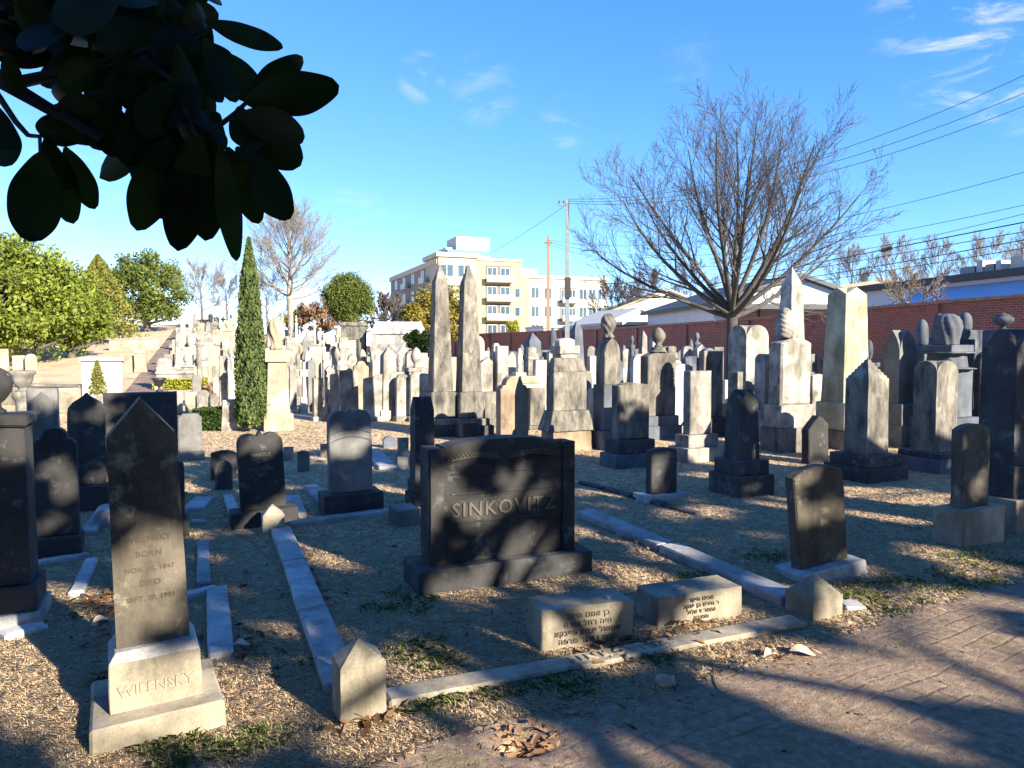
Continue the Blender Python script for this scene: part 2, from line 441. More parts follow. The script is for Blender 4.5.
def leafquads(C, size, aspect=.5, up=0.0, tone=None, name='foliage', mat=None, parent=None, droop=None):
    """one rhombic leaf per centre"""
    n = len(C); d = rng.normal(size=(n, 3)); d[:, 2] += up; d /= np.linalg.norm(d, axis=1)[:, None]
    e = np.cross(d, rng.normal(size=(n, 3))); e /= np.linalg.norm(e, axis=1)[:, None]+1e-9
    s = size*(.6+.8*rng.random(n))[:, None]
    V = np.stack([C-d*s*.5, C+e*s*aspect*.5, C+d*s*.5, C-e*s*aspect*.5], 1).reshape(-1, 3)
    return rawmesh(name, V, np.arange(4*n).reshape(n, 4), mat, parent, tone if tone is not None else rng.random(n))
B = 'box'
def bx(w, yt, **o): return ('base', 'box', w, yt, o)
def pl(w, yt, **o): return ('plinth', 'box', w, yt, o)
G = 'gravestones'
# ---- left group in the shade
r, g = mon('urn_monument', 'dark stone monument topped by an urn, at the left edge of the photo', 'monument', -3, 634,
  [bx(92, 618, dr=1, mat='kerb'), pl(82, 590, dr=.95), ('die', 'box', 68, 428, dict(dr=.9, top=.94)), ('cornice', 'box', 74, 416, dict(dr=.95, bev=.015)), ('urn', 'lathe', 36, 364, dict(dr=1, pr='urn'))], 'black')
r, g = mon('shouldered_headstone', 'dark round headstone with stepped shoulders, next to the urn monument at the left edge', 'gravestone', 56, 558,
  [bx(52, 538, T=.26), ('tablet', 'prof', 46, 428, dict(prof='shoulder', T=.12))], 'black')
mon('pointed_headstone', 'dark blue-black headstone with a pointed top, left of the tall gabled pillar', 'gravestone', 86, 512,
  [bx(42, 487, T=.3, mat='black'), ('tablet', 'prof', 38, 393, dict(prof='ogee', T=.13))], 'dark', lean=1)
r, g = mon('square_headstone', 'squared grey headstone with a raised pointed panel, behind the stepped-shoulder headstone', 'gravestone', 44, 500,
  [bx(40, 485, T=.3), ('tablet', 'prof', 31, 389, dict(prof='flat', T=.16))], 'grey')
q = g[1]; frombm('panel', (lambda b: (bmesh.ops.translate(b, verts=b.verts, vec=(0, -q[3]/2-.008, 0)), b)[1])(s_prof(q[2]*.84, .03, q[0]+.02, q[1]-.03, prof='gable')), M['grey'], r)
mon('vase_column', 'pale marble column with a flared bowl top, at the far left behind the urn monument', 'monument', 23, 480,
  [bx(34, 466, dr=1), ('column', 'lathe', 24, 392, dict(dr=1, pr='column')), ('bowl', 'lathe', 30, 371, dict(dr=1, pr='vase'))], 'marble')
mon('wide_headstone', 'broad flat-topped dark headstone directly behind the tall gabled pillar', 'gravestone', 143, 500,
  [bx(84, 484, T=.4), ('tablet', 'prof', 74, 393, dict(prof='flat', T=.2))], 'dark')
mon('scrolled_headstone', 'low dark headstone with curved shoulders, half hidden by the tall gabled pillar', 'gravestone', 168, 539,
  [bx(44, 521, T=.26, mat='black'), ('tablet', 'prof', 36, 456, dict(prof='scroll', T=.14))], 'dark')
# tall gabled pillar, front left
r, g = mon('gabled_pillar', 'tall brown gable-topped grave pillar on a two-tier base, largest stone at front left', 'gravestone', 161, 742,
  [bx(142, 716, T=.52, mat='block', bev=.012, top=.985), ('plinth', 'box', 95, 657, dict(T=.30, mat='block', bev=.004)), ('bevelled_collar', 'box', 95, 647, dict(T=.30, mat='kerb', top=.84, bev=.003)),
   ('shaft', 'hf', 75, 398, dict(dr=.62, kind='gable', hs=.56, narrow=.93))], 'tan', psi=28.5, lean=-1.6)
b0, p0, c0, s0 = g; yf = -s0[3]/2
ls = [('BELOVED', .66), ('HUSBAND', .60), ('FATHER', .54), ('LOUIE', .48), ('WILENSKY', .42), ('BORN', .36), ('NOV. 18, 1847', .30), ('DIED', .24), ('SEPT. 20, 1901', .18)]
for t, f in ls:
    zz = s0[0]+(s0[1]-s0[0])*f
    o_ = inscribe(r, yf*(1-.07*f)-.001, [(t, 0, zz, .036 if len(t) < 10 else .030, 1.05)], 'letterdark')
inscribe(r, -p0[3]/2-.001, [('WILENSKY', 0, p0[0]+.07, .062, 1.0)], 'letterfaint')
# front kerb post etc.
def post(c, yb, w, yt, label, mat='kerb', tp=1.1, psi=24.5, lean=0, name='plot_corner_post'):
    return mon(name, label, 'corner post', c, yb, [('post', 'hf', w, yt, dict(dr=.9, kind='pyramid', hs=tp))], mat, psi=psi, lean=lean)
post(364, 724, 47, 645, 'squat corner post at the front left of the kerbed plot, leaves at its foot', 'block', .45)
post(828, 619, 30, 577, 'pyramid-topped corner post where the front kerb meets the right kerb', 'block', .5)
post(274, 535, 22, 506, 'small pyramid-topped corner post in front of the dark double-lobed headstone', 'block', .45)

def kerb(name, pts, w, h, label, mat='kerb', group='plot kerbs', seam=1.1, off=0):
    """raised border strip of stone lengths through ground points"""
    root = empty(name, (pts[0][0], pts[0][1], gz(*pts[0])), 0, label, 'kerb', group)
    o = Vector((pts[0][0], pts[0][1], gz(*pts[0])))
    for a, b in zip(pts, pts[1:]):
        a = Vector(a); b = Vector(b); L = (b-a).length; n = max(1, round(L/seam)); d = (b-a)/L
        ang = math.atan2(d.y, d.x)
        for i in range(n):
            m = a+d*(i+.5)*L/n; hh = h*(1+.12*random.uniform(-1, 1))
            bm = s_box(L/n-.012, w, -.06, hh, bev=.012, top=.997)
            bmesh.ops.subdivide_edges(bm, edges=[e for e in bm.edges if e.calc_length() > .3], cuts=4)
            for v in bm.verts: v.co += noise.noise_vector(Vector((v.co.x+i*7, v.co.y, v.co.z))*9)*.006
            bmesh.ops.rotate(bm, verts=bm.verts, cent=(0,0,0), matrix=Matrix.Rotation(ang+random.uniform(-.008, .008), 3, 'Z') @ Matrix.Rotation(random.uniform(-.01, .01), 3, 'X'))
            bmesh.ops.translate(bm, verts=bm.verts, vec=Vector((m.x, m.y, gz(m.x, m.y)))-o)
            frombm('kerb_stone', bm, M[mat], root)
    return root
def gp(px, py): v = ground(px, py); return (v.x, v.y)
KF = [gp(384, 702), gp(800, 624)]
kf = kerb('stone_kerb', KF, .15, .035, 'low worn front kerb with carved name letters, between the two front corner posts', mat='block')
a, b = Vector(KF[0]), Vector(KF[1]); d = (b-a).normalized(); ang = math.atan2(d.y, d.x); m = a+(b-a)*.50
o_ = inscribe(kf, 0, [('SINKOVITZ', 0, 0, .085, 1.5)], 'letterfaint', 'kerb_lettering', flat=True)
o_.rotation_euler[2] = ang; o_.location = (m.x-a.x+.04*math.sin(ang), m.y-a.y-.03*math.cos(ang), .036)
kerb('stone_kerb', [gp(343, 694), gp(281, 533)], .17, .06, 'long left kerb of the front plot, leading back from the squat lit post')
kerb('stone_kerb', [gp(585, 517), gp(793, 606)], .19, .07, 'wide blotchy right kerb of the front plot, running back past the family monument')
kerb('stone_kerb', [gp(288, 528), gp(396, 513)], .12, .06, 'back kerb of the front plot, passing in front of the pale blue-grey lobed headstone')
mon('footstone_block', 'low pale block lying against the left end of the family monument', 'grave block', 409, 527, [('block', 'box', 24, 510, dict(T=.3))], 'grey')
kerb('stone_kerb', [gp(580, 484), gp(700, 516)], .10, .04, 'thin broken kerb running behind the right end of the family monument', mat='dark', seam=.45)
# ---- family monument
r, g = mon('family_monument', 'wide dark family monument carved SINKOVITZ with a palm spray, centre of the front plot', 'monument', 511, 585,
  [bx(176, 561, T=.42, mat='dark', bev=.012), ('die', 'prof', 147, 438, dict(prof='monument', T=.20, bev=.012))], 'black', psi=23.3)
q = g[1]; W_, H_, yf = q[2], q[1]-q[0], -q[3]/2
def addbox(root, name, mat, boxes, bev=.003):
    bm = bmesh.new()
    for x0, x1, y0, y1, z0, z1 in boxes:
        t = s_box(x1-x0, y1-y0, z0, z1, bev=bev); bmesh.ops.translate(t, verts=t.verts, vec=((x0+x1)/2, (y0+y1)/2, 0))
        me = bpy.data.meshes.new('t'); t.to_mesh(me); t.free(); bm.from_mesh(me); bpy.data.meshes.remove(me)
    return frombm(name, bm, M[mat], root)
addbox(r, 'pilaster', 'black', [(-W_*.5+.01, -W_*.405, yf-.018, yf+.01, q[0]+.002, q[1]-.07)])
addbox(r, 'pilaster', 'black', [(W_*.405, W_*.5-.01, yf-.018, yf+.01, q[0]+.002, q[1]-.07)])
addbox(r, 'name_panel', 'black', [(-W_*.36, W_*.36, yf-.008, yf+.01, q[0]+H_*.32, q[0]+H_*.335), (-W_*.36, W_*.36, yf-.008, yf+.01, q[0]+H_*.555, q[0]+H_*.57), (-W_*.36, W_*.36, yf-.008, yf+.01, q[0]+H_*.72, q[0]+H_*.73)])
inscribe(r, yf-.004, [('SINKOVITZ', 0, q[0]+H_*.375, .14, 1.15)], 'lettermid')
for s in (-1, 1):                                                        # palm spray, one frond each side
    bm = bmesh.new()
    def leafp(p):
        vs = [bm.verts.new((a, yf-.008-.006*(j == 1), b)) for j, (a, b) in enumerate(p)]; bm.faces.new(vs)
    stem = [(s*.03+s*.33*W_*t, q[0]+H_*(.83+.03*math.sin(t*3))) for t in np.linspace(0, 1, 12)]
    leafp([(x, z+.004) for x, z in stem]+[(x, z-.004) for x, z in stem[::-1]])
    for i in range(14):
        t = i/13; x = s*.03+s*.33*W_*t; z = q[0]+H_*(.83+.03*math.sin(t*3))
        for u in (-1, 1):
            L = .085*(1-.5*t); dx = s*L*.75; dz = u*L*.55
            leafp([(x, z), (x+dx*.5, z+dz*.65+.008), (x+dx, z+dz), (x+dx*.55, z+dz*.4-.004)])
    ex = bmesh.ops.extrude_face_region(bm, geom=bm.faces[:]); bmesh.ops.translate(bm, verts=[v for v in ex['geom'] if isinstance(v, bmesh.types.BMVert)], vec=(0, .014, 0))
    frombm('palm_frond', bm, M['lettermid'], r)
# ---- two inscribed blocks with Hebrew lettering
heb = [['בן אמנו היקר', 'חיה רחל בת ה', 'שמואל יצחק פיינקא', 'תמוז ו אייר תרפה'], ['אבינו היקר', 'ר הירש בן יעקב', 'נפטר ד אלול', 'תנצבה']]
def hblock(c, yb, w, yt, T, psi, tx, label):
    r, g = mon('hebrew_footstone', label, 'grave block', c, yb, [('block', 'box', w, yt, dict(T=T, bev=.006))], 'block', psi=psi)
    q = g[0]; hh = q[1]-.01
    inscribe(r, -q[3]/2-.001, [(t[::-1], 0, hh*(.78-.215*i), hh*.19, 1.2) for i, t in enumerate(tx)], 'letter')
    return r, g
rA, gA = hblock(588, 646, 93, 606, .25, 18, heb[0], 'low pale block with rows of Hebrew letters, left one of the pair')
rB, gB = hblock(701, 622, 85, 592, .25, 21, heb[1], 'low pale block with Hebrew letters, right one of the pair')
def pebble(name, loc, rad, label, mat='block', cat='pebble', sq=(1,.8,.6), grp=None):
    bm = bmesh.new(); bmesh.ops.create_icosphere(bm, subdivisions=3, radius=rad)
    for v in bm.verts:
        v.co += noise.noise_vector(v.co/rad*1.3+Vector(loc))*rad*.35; v.co.x *= sq[0]; v.co.y *= sq[1]; v.co.z *= sq[2]
    o = frombm(name, bm, M[mat], None, smooth=True); o.location = loc; return tag(o, label, cat, grp)
def ontop(r, g, fx, fy):
    return r.matrix_basis @ Vector((g[0][2]*fx, g[0][3]*fy, g[0][1]+.008))
pebble('pebble', ontop(rA, gA, .29, -.2), .018, 'small pale pebble left on top of the left Hebrew block', 'white')
pebble('pebble', ontop(rB, gB, -.17, -.1), .026, 'larger grey pebble left on top of the right Hebrew block', 'kerb', sq=(1.4,.8,.6))
v = ground(665, 686); pebble('fieldstone', (v.x, v.y, v.z+.02), .05, 'round yellowish stone lying at the grass edge in front of the kerb', 'cream', 'stone', (1,.8,.75))
# ---- middle left
r, g = mon('lobed_headstone', 'dark double-lobed headstone on a dark base, behind the small pyramid corner post', 'gravestone', 266, 527,
  [bx(68, 511, T=.30, mat='black'), ('tablet', 'prof', 46, 431, dict(prof='trefoil', T=.13))], 'black', lean=-2.2)
q = g[1]; H_ = q[1]-q[0]
inscribe(r, -q[3]/2-.001, [('MARCUS', 0, q[0]+H_*.68, .045, 1), ('BORN', 0, q[0]+H_*.60, .03, 1), ('AUG. 8, 1862', 0, q[0]+H_*.51, .038, 1), ('DIED', 0, q[0]+H_*.43, .03, 1)], 'letterpale')
r, g = mon('lobed_headstone', 'blue-grey double-lobed headstone with an arched name band, on a dark block base', 'gravestone', 355, 516,
  [bx(60, 494, T=.34, mat='dark'), ('tablet', 'prof', 43, 408, dict(prof='trefoil', T=.13))], 'grey', lean=-.8)
q = g[1]; H_ = q[1]-q[0]
for zc in (.60, .69):
    bm = bmesh.new()
    P0 = [(q[2]*.46*t, q[0]+H_*(zc+.055*(1-t*t))) for t in np.linspace(-1, 1, 15)]
    for (xa, za), (xb, zb) in zip(P0, P0[1:]):
        vs = [bm.verts.new((x, -q[3]/2-.004, z)) for x, z in ((xa, za), (xb, zb), (xb, zb+.007), (xa, za+.007))]; bm.faces.new(vs)
    ex = bmesh.ops.extrude_face_region(bm, geom=bm.faces[:]); bmesh.ops.translate(bm, verts=[v for v in ex['geom'] if isinstance(v, bmesh.types.BMVert)], vec=(0, .006, 0))
    frombm('name_band', bm, M['dark'], r)
kerb('stone_kerb', [gp(236, 521), gp(228, 499)], .10, .05, 'short pale kerb on the left side of the dark double-lobed headstone', seam=.9)
kerb('grave_ledger', [gp(335, 512), gp(311, 489)], .16, .05, 'flat pale strip beside the blue-grey double-lobed headstone', seam=.9)
kerb('stone_kerb', [gp(292, 519), gp(286, 500)], .28, .05, 'pale slab lying just behind the dark double-lobed headstone', seam=.9)
mon('square_headstone', 'low square dark headstone standing behind a little arched one', 'gravestone', 224, 480, [('tablet', 'prof', 26, 451, dict(prof='seg', T=.14))], 'dark', lean=1)
mon('small_headstone', 'little arched headstone standing in front of a low square dark one', 'gravestone', 224, 490, [('tablet', 'prof', 18, 461, dict(prof='round', T=.08))], 'dark')
mon('cut_corner_headstone', 'grey headstone with clipped corners, right of the tall gabled pillar', 'gravestone', 191, 461, [bx(28, 453, T=.35), ('tablet', 'prof', 24, 414, dict(prof='cut', T=.15))], 'grey')
mon('small_headstone', 'small low headstone in the grass between the two lobed headstones', 'gravestone', 304, 472, [('tablet', 'prof', 12, 451, dict(prof='seg', T=.08))], 'grey')
mon('small_headstone', 'tiny pale lit headstone just left of the blue-grey lobed headstone', 'gravestone', 325, 457, [('tablet', 'prof', 8, 444, dict(prof='flat', T=.07))], 'marble')
mon('small_headstone', 'tiny pale lit headstone on the grass left of the small low headstone', 'gravestone', 289, 461, [('tablet', 'prof', 10, 447, dict(prof='flat', T=.07))], 'marble')
mon('small_headstone', 'small dark round headstone right of the blue-grey lobed headstone', 'gravestone', 390, 448, [('tablet', 'prof', 13, 436, dict(prof='round', T=.08))], 'blue')
mon('small_headstone', 'small pale squared headstone left of the narrow dark gabled pillar', 'gravestone', 404, 455, [('tablet', 'prof', 10, 438, dict(prof='flat', T=.1))], 'marble')
mon('footstone_block', 'stubby grey footstone left of the narrow dark gabled pillar', 'grave block', 403, 469, [('block', 'box', 11, 457, dict(T=.12))], 'grey')
mon('gabled_pillar', 'narrow dark gable-topped pillar behind the left end of the family monument', 'gravestone', 427, 506,
  [bx(28, 494, dr=1), pl(24, 481, dr=1), ('shaft', 'hf', 20, 397, dict(dr=.9, kind='xgable', hs=.65, narrow=.93))], 'dark')
for (pa, pb, w_, lb) in [((133, 620), (150, 560), .10, 'pale kerb strip running back on the left of the tall gabled pillar'), ((76, 598), (92, 562), .09, 'short pale kerb strip right of the stepped-shoulder headstone'),
    ((221, 660), (217, 592), .13, 'pale kerb just right of the tall gabled pillar base'), ((204, 588), (203, 545), .09, 'narrow pale kerb behind the right side of the tall gabled pillar'), ((150, 607), (218, 592), .07, 'thin cross kerb just behind the tall gabled pillar'),
    ((38, 566), (90, 558), .06, 'thin cross kerb right of the urn monument'), ((88, 536), (104, 512), .12, 'rounded pale kerb left of the scrolled low headstone'),
    ((192, 512), (204, 500), .20, 'broken pale kerb piece right of the scrolled headstone'), ((190, 524), (206, 524), .08, 'short cross kerb right of the scrolled headstone'),
    ((0, 640), (46, 628), .12, 'pale footing kerb along the urn monument')]:
    kerb('stone_kerb', [gp(*pa), gp(*pb)], w_, .045, lb, seam=.8)
kerb('stone_kerb', [gp(437, 461), gp(396, 470)], .08, .03, 'thin kerb crossing the grass behind the family monument', seam=.7)
kerb('stone_kerb', [gp(372, 452), gp(388, 470)], .25, .05, 'flat pale slab in the grass left of the small pale squared headstone', seam=.9)
mon('bedding_stone', 'low arched bolster stone between the pointed headstone and the tall gabled pillar', 'grave block', 103, 528, [('block', 'prof', 22, 510, dict(prof='round', T=.3))], 'kerb')
# ---- right foreground
r, g = mon('leaning_tablet', 'tan round-topped tablet leaning left on a thin slab, behind the front right corner post', 'gravestone', 836, 580,
  [bx(66, 568, T=.30, mat='kerb', bev=.01), ('tablet', 'prof', 49, 465, dict(prof='seg', T=.10))], 'tan', lean=-6, psi=20)
kerb('stone_kerb', [gp(846, 604), gp(857, 612)], .14, .03, 'small broken slab beside the front right corner post')
mon('small_headstone', 'small dark headstone with a low arched top, right of the family monument', 'gravestone', 669, 502, [bx(42, 495, T=.28, mat='kerb'), ('tablet', 'prof', 26, 448, dict(prof='lowseg', T=.11))], 'dark')
mon('gabled_pillar', 'near-black gabled pillar on a stepped base, right of the small dark arched headstone', 'gravestone', 757, 497,
  [bx(36, 476, dr=1), pl(30, 461, dr=1), ('shaft', 'hf', 20, 390, dict(dr=.9, kind='xgable', hs=.45, narrow=.86))], 'dark')
mon('rounded_block', 'mottled stone with low curved top on a stepped dark base, right of the family monument', 'gravestone', 639, 468,
  [bx(45, 454, dr=.6, mat='blue'), pl(37, 440, dr=.55, mat='dark'), ('die', 'prof', 31, 383, dict(prof='lowseg', dr=.4, bev=.02))], 'mottled')
mon('square_die', 'pale squared stone on two lit steps, right of the mottled curved-top stone', 'gravestone', 707, 462,
  [bx(38, 448, dr=.7), pl(30, 435, dr=.6), ('die', 'prof', 21, 371, dict(prof='flat', dr=.45))], 'marble')
mon('shouldered_headstone', 'brown-streaked headstone with sloped shoulders, behind the crest of the family monument', 'gravestone', 516, 447,
  [bx(32, 438, T=.3), ('tablet', 'prof', 28, 376, dict(prof='shoulder', T=.2))], 'brown')
mon('broken_block', 'thick stained block on a flared foot and rough base, behind the family monument', 'gravestone', 572, 451,
  [('rough_base', 'rough', 42, 431, dict(dr=.5, mat='brown', amp=.06)), ('foot', 'box', 47, 411, dict(dr=.5, top=.76, mat='mottled')), ('die', 'box', 33, 372, dict(dr=.45, bev=.01)), ('sloped_cap', 'box', 33, 358, dict(dr=.45, top=.86, topT=.5, bev=.01))], 'mottled')
for c, w, pc, lb in ((441, 22, 26, 'tall twin obelisk on the left, carved drapery band below its shaft'), (470, 22, 26, 'tall twin obelisk on the right, carved drapery band below its shaft')):
    r, g = mon('obelisk', lb, 'obelisk', c+6, 437, [bx(37, 426, dr=1, mat='dark'), pl(31, 419, dr=1, mat='mottled'), ('pedestal', 'box', 25, 392, dict(dr=.9, bev=.02)), ('shaft', 'obelisk', 20, 262, dict(dr=.9, narrow=.62, tip=1.5))], 'mottled')
    q = g[3]
    bm = bmesh.new()
    for i in range(5):
        s = s_box(.03, .02, 0, .14, bev=.006); bmesh.ops.rotate(s, verts=s.verts, cent=(0,0,.07), matrix=Matrix.Rotation(.5*(-1)**i, 3, 'Y'))
        bmesh.ops.translate(s, verts=s.verts, vec=((i-2)*q[2]*.13, -q[3]*.5*.86, q[0]+(q[1]-q[0])*.30-.04*i))
        me = bpy.data.meshes.new('t'); s.to_mesh(me); s.free(); bm.from_mesh(me); bpy.data.meshes.remove(me)
    frombm('carved_drapery', bm, M['mottled'], r)
mon('footstone', 'small dark block standing left of the brown-streaked headstone', 'grave block', 471, 441, [('block', 'box', 16, 423, dict(T=.25))], 'dark')
mon('draped_column', 'slim round-topped column with a draped urn, left of the mottled curved-top stone', 'monument', 615, 450,
  [bx(24, 431, dr=1, mat='blue'), pl(19, 385, dr=.95, mat='blue'), ('shaft', 'prof', 16, 338, dict(prof='gothic', dr=.9)), ('draped_urn', 'lathe', 13, 313, dict(dr=1, pr='drape', fold=.09, twist=6))], 'mottled')
mon('urn_headstone', 'broad-shouldered stained headstone topped by an egg-shaped finial, beneath the bare tree branches', 'gravestone', 664, 440,
  [bx(37, 426, dr=.5, mat='blue'), pl(32, 416, dr=.5, mat='blue'), ('die', 'prof', 28, 352, dict(prof='seg', dr=.4)), ('neck', 'lathe', 16, 347, dict(dr=1, pr='trunkflare')), ('finial', 'lathe', 12, 327, dict(dr=1, pr='flame'))], 'mottled')
mon('round_tablet', 'bright white round-topped tablet between the draped column and the egg-finial headstone', 'gravestone', 640, 421, [('tablet', 'prof', 14, 354, dict(prof='round', T=.15))], 'white')
mon('framed_headstone', 'pale arched headstone with a recessed side, just behind the pale squared stone on lit steps', 'gravestone', 688, 436, [bx(26, 426, T=.5), ('die', 'prof', 19, 364, dict(prof='seg', T=.2))], 'white')
mon('rectangular_headstone', 'tall squared stained headstone right of the pale squared stone on lit steps', 'gravestone', 719, 437, [bx(28, 418, T=.5, mat='dark'), ('die', 'prof', 19, 351, dict(prof='flat', T=.16))], 'mottled')
mon('vaulted_pillar', 'big pale pillar with pointed arched faces, in front of the bare tree trunk', 'gravestone', 762, 428,
  [bx(33, 406, dr=1, mat='mottled'), ('shaft', 'hf', 22, 325, dict(dr=.92, kind='xround', hs=.5, narrow=1))], 'marble')
mon('small_pillar', 'short pale rounded pillar tucked against the big pointed-arch pillar', 'gravestone', 772, 436,
  [bx(16, 410, dr=1), ('shaft', 'hf', 12, 354, dict(dr=.9, kind='xround', hs=.5))], 'marble')
# plume monument + tall obelisk behind it
mon('plume_monument', 'heavy scroll-shouldered pedestal with a carved plume on top, left of the tallest squared pillar', 'monument', 799, 452,
  [bx(36, 428, dr=.6, mat='mottled'), pl(33, 405, dr=.55), ('die', 'prof', 30, 338, dict(prof='seg', dr=.48, bev=.03)), ('carved_plume', 'lathe', 13, 307, dict(dr=1, pr='fern', fold=.12, twist=14, lobes=6, dx=-.45))], 'marble')
mon('obelisk', 'slender pale obelisk rising behind the carved plume monument', 'obelisk', 802, 440, [bx(26, 420, dr=1), ('shaft', 'obelisk', 18, 265, dict(dr=1, narrow=.62, tip=1.3))], 'marble')
r, g = mon('tall_pillar', 'tallest squared greenish pillar with a low gabled top, right of the bare tree', 'monument', 860, 450,
  [bx(31, 431, dr=1, mat='mottled'), ('pedestal', 'box', 30, 403, dict(dr=1, bev=.02)), ('shaft', 'hf', 26, 287, dict(dr=.85, kind='xlow', hs=.20, narrow=.80))], 'green', psi=22)
q = g[2]; H_ = q[1]-q[0]
mon('pyramid_pillar', 'stained pillar with a sharp pyramid top on a dark base, in front of the tallest squared pillar', 'gravestone', 889, 482,
  [bx(40, 468, dr=1, mat='dark'), pl(34, 456, dr=1, mat='dark'), ('shaft', 'hf', 21, 357, dict(dr=.95, kind='pyramid', hs=.72, narrow=.96))], 'mottled')
mon('vaulted_pillar', 'grey paired-arch pillar on a panelled pedestal, right of the tallest pillar', 'gravestone', 912, 447,
  [bx(22, 425, dr=1, mat='grey'), pl(22, 404, dr=1, mat='grey'), ('shaft', 'hf', 17, 330, dict(dr=.72, kind='xgothic', hs=.8))], 'grey')
mon('vaulted_pillar', 'stout round-vaulted pillar, lit and stained, right of the sharp pyramid-top pillar', 'gravestone', 957, 473,
  [bx(34, 459, dr=1, mat='blue'), pl(31, 453, dr=1, mat='dark'), ('shaft', 'hf', 21, 361, dict(dr=.8, kind='xround', hs=.42))], 'mottled')
mon('broken_tablet', 'small dark tablet with a broken pointed top, just behind the leaning tan tablet', 'gravestone', 819, 464, [('tablet', 'prof', 20, 416, dict(prof='broken', T=.14))], 'black', lean=-2)
mon('urn_pedestal', 'dark pedestal with scalloped cap and draped urn, before the brick wall at right', 'monument', 967, 452,
  [bx(32, 418, dr=1), ('die', 'box', 22, 369, dict(dr=1)), ('scalloped_cap', 'lathe', 34, 352, dict(dr=1, pr='column', fold=.04, lobes=10, twist=0)), ('neck', 'box', 22, 345, dict(dr=1)), ('draped_urn', 'lathe', 17, 313, dict(dr=1, pr='shroud', fold=.06, lobes=9, twist=2))], 'blue')
mon('gabled_pillar', 'massive dark double-gabled pillar at the right edge of the photo', 'gravestone', 1037, 532,
  [bx(42, 498, dr=.8, mat='block'), pl(35, 465, dr=.75), ('shaft', 'hf', 29, 329, dict(dr=.72, kind='xgable', hs=.42, narrow=.96))], 'dark', psi=26)
r, g = mon('arched_tablet', 'brown low-arched tablet on a pale cube base, before the massive right-edge pillar', 'gravestone', 984, 546,
  [bx(42, 509, T=.27, mat='block', bev=.006), ('tablet', 'prof', 27, 424, dict(prof='seg', T=.11))], 'tan', lean=-.5)
mon('finial_post', 'dark stone post with a bullet-shaped finial, between the grey paired-arch pillar and the urn pedestal', 'monument', 933, 430,
  [bx(20, 412, dr=1), ('post', 'box', 16, 346, dict(dr=1)), ('finial', 'lathe', 8, 319, dict(dr=1, pr='fern'))], 'blue')
mon('finial_post', 'dark post with a bullet finial, left behind the scalloped urn pedestal', 'monument', 950, 425, [bx(20, 412, dr=1), ('post', 'box', 15, 337, dict(dr=1)), ('finial', 'lathe', 8, 313, dict(dr=1, pr='fern'))], 'blue')
mon('finial_post', 'dark post with a bullet finial, right behind the scalloped urn pedestal', 'monument', 977, 425, [bx(20, 412, dr=1), ('post', 'box', 16, 330, dict(dr=1)), ('finial', 'lathe', 8, 312, dict(dr=1, pr='fern'))], 'blue')
mon('urn_pedestal', 'stone post with a small urn, behind the massive pillar at the right edge', 'monument', 1019, 430, [bx(24, 412, dr=1), ('post', 'box', 16, 330, dict(dr=1)), ('urn', 'lathe', 12, 312, dict(dr=1, pr='urn'))], 'blue')
# iron planter, white tomb, little conifer pedestal
mon('iron_planter', 'black iron urn planter above the broad flat-topped dark headstone', 'planter', 160, 425, [('pedestal', 'box', 14, 392, dict(dr=1, mat='marble')), ('bowl', 'lathe', 15, 378, dict(dr=1, pr='planter'))], 'iron')
mon('block_tomb', 'big plain white block tomb behind the little conifer', 'tomb', 103, 407, [('block', 'box', 41, 361, dict(dr=.8)), ('lid', 'box', 46, 357, dict(dr=.84))], 'white')
mon('curved_pedestal', 'pale curved-back stone seat pedestal left of the cypress foot', 'monument', 233, 431, [('die', 'box', 24, 400, dict(dr=.8, top=.8))], 'marble')
mon('draped_rock_monument', 'large cream pedestal with a rugged draped stone on top, right of the cypress', 'monument', 279, 431,
  [bx(30, 414, dr=.9), ('pedestal', 'box', 24, 362, dict(dr=.9, top=.78)), ('capital', 'box', 25, 350, dict(dr=.9)), ('draped_rock', 'lathe', 16, 317, dict(dr=.8, pr='drape', fold=.1, twist=3))], 'cream')
# ---- middle distance rows of pale stones (between the cypress and the wall)
SHL = {'round': 'round-topped tablet', 'seg': 'arched tablet', 'gothic': 'pointed tablet', 'flat': 'squared tablet', 'cut': 'clipped-corner tablet', 'gable': 'gabled tablet',
       'wedge': 'slant-topped tablet', 'shoulder': 'shouldered tablet', 'ogee': 'ogee-topped tablet', 'serp': 'curved-top tablet', 'obelisk': 'obelisk', 'urn': 'urn-topped pedestal', 'col': 'slim column', 'cross': 'stone cross', 'pyr': 'pyramid-topped pillar', 'statue': 'draped figure', 'block': 'block tomb', 'xg': 'gabled pillar', 'cap': 'capped pedestal'}
NM = {'obelisk': 'obelisk', 'urn': 'urn_pedestal', 'col': 'slim_column', 'cross': 'cross_monument', 'statue': 'statue_monument', 'block': 'block_tomb', 'pyr': 'pyramid_pillar', 'xg': 'gabled_pillar', 'cap': 'capped_pedestal'}
CATS = {'obelisk': 'obelisk', 'statue': 'monument', 'urn': 'monument', 'cross': 'cross', 'block': 'tomb', 'col': 'monument', 'cap': 'monument'}
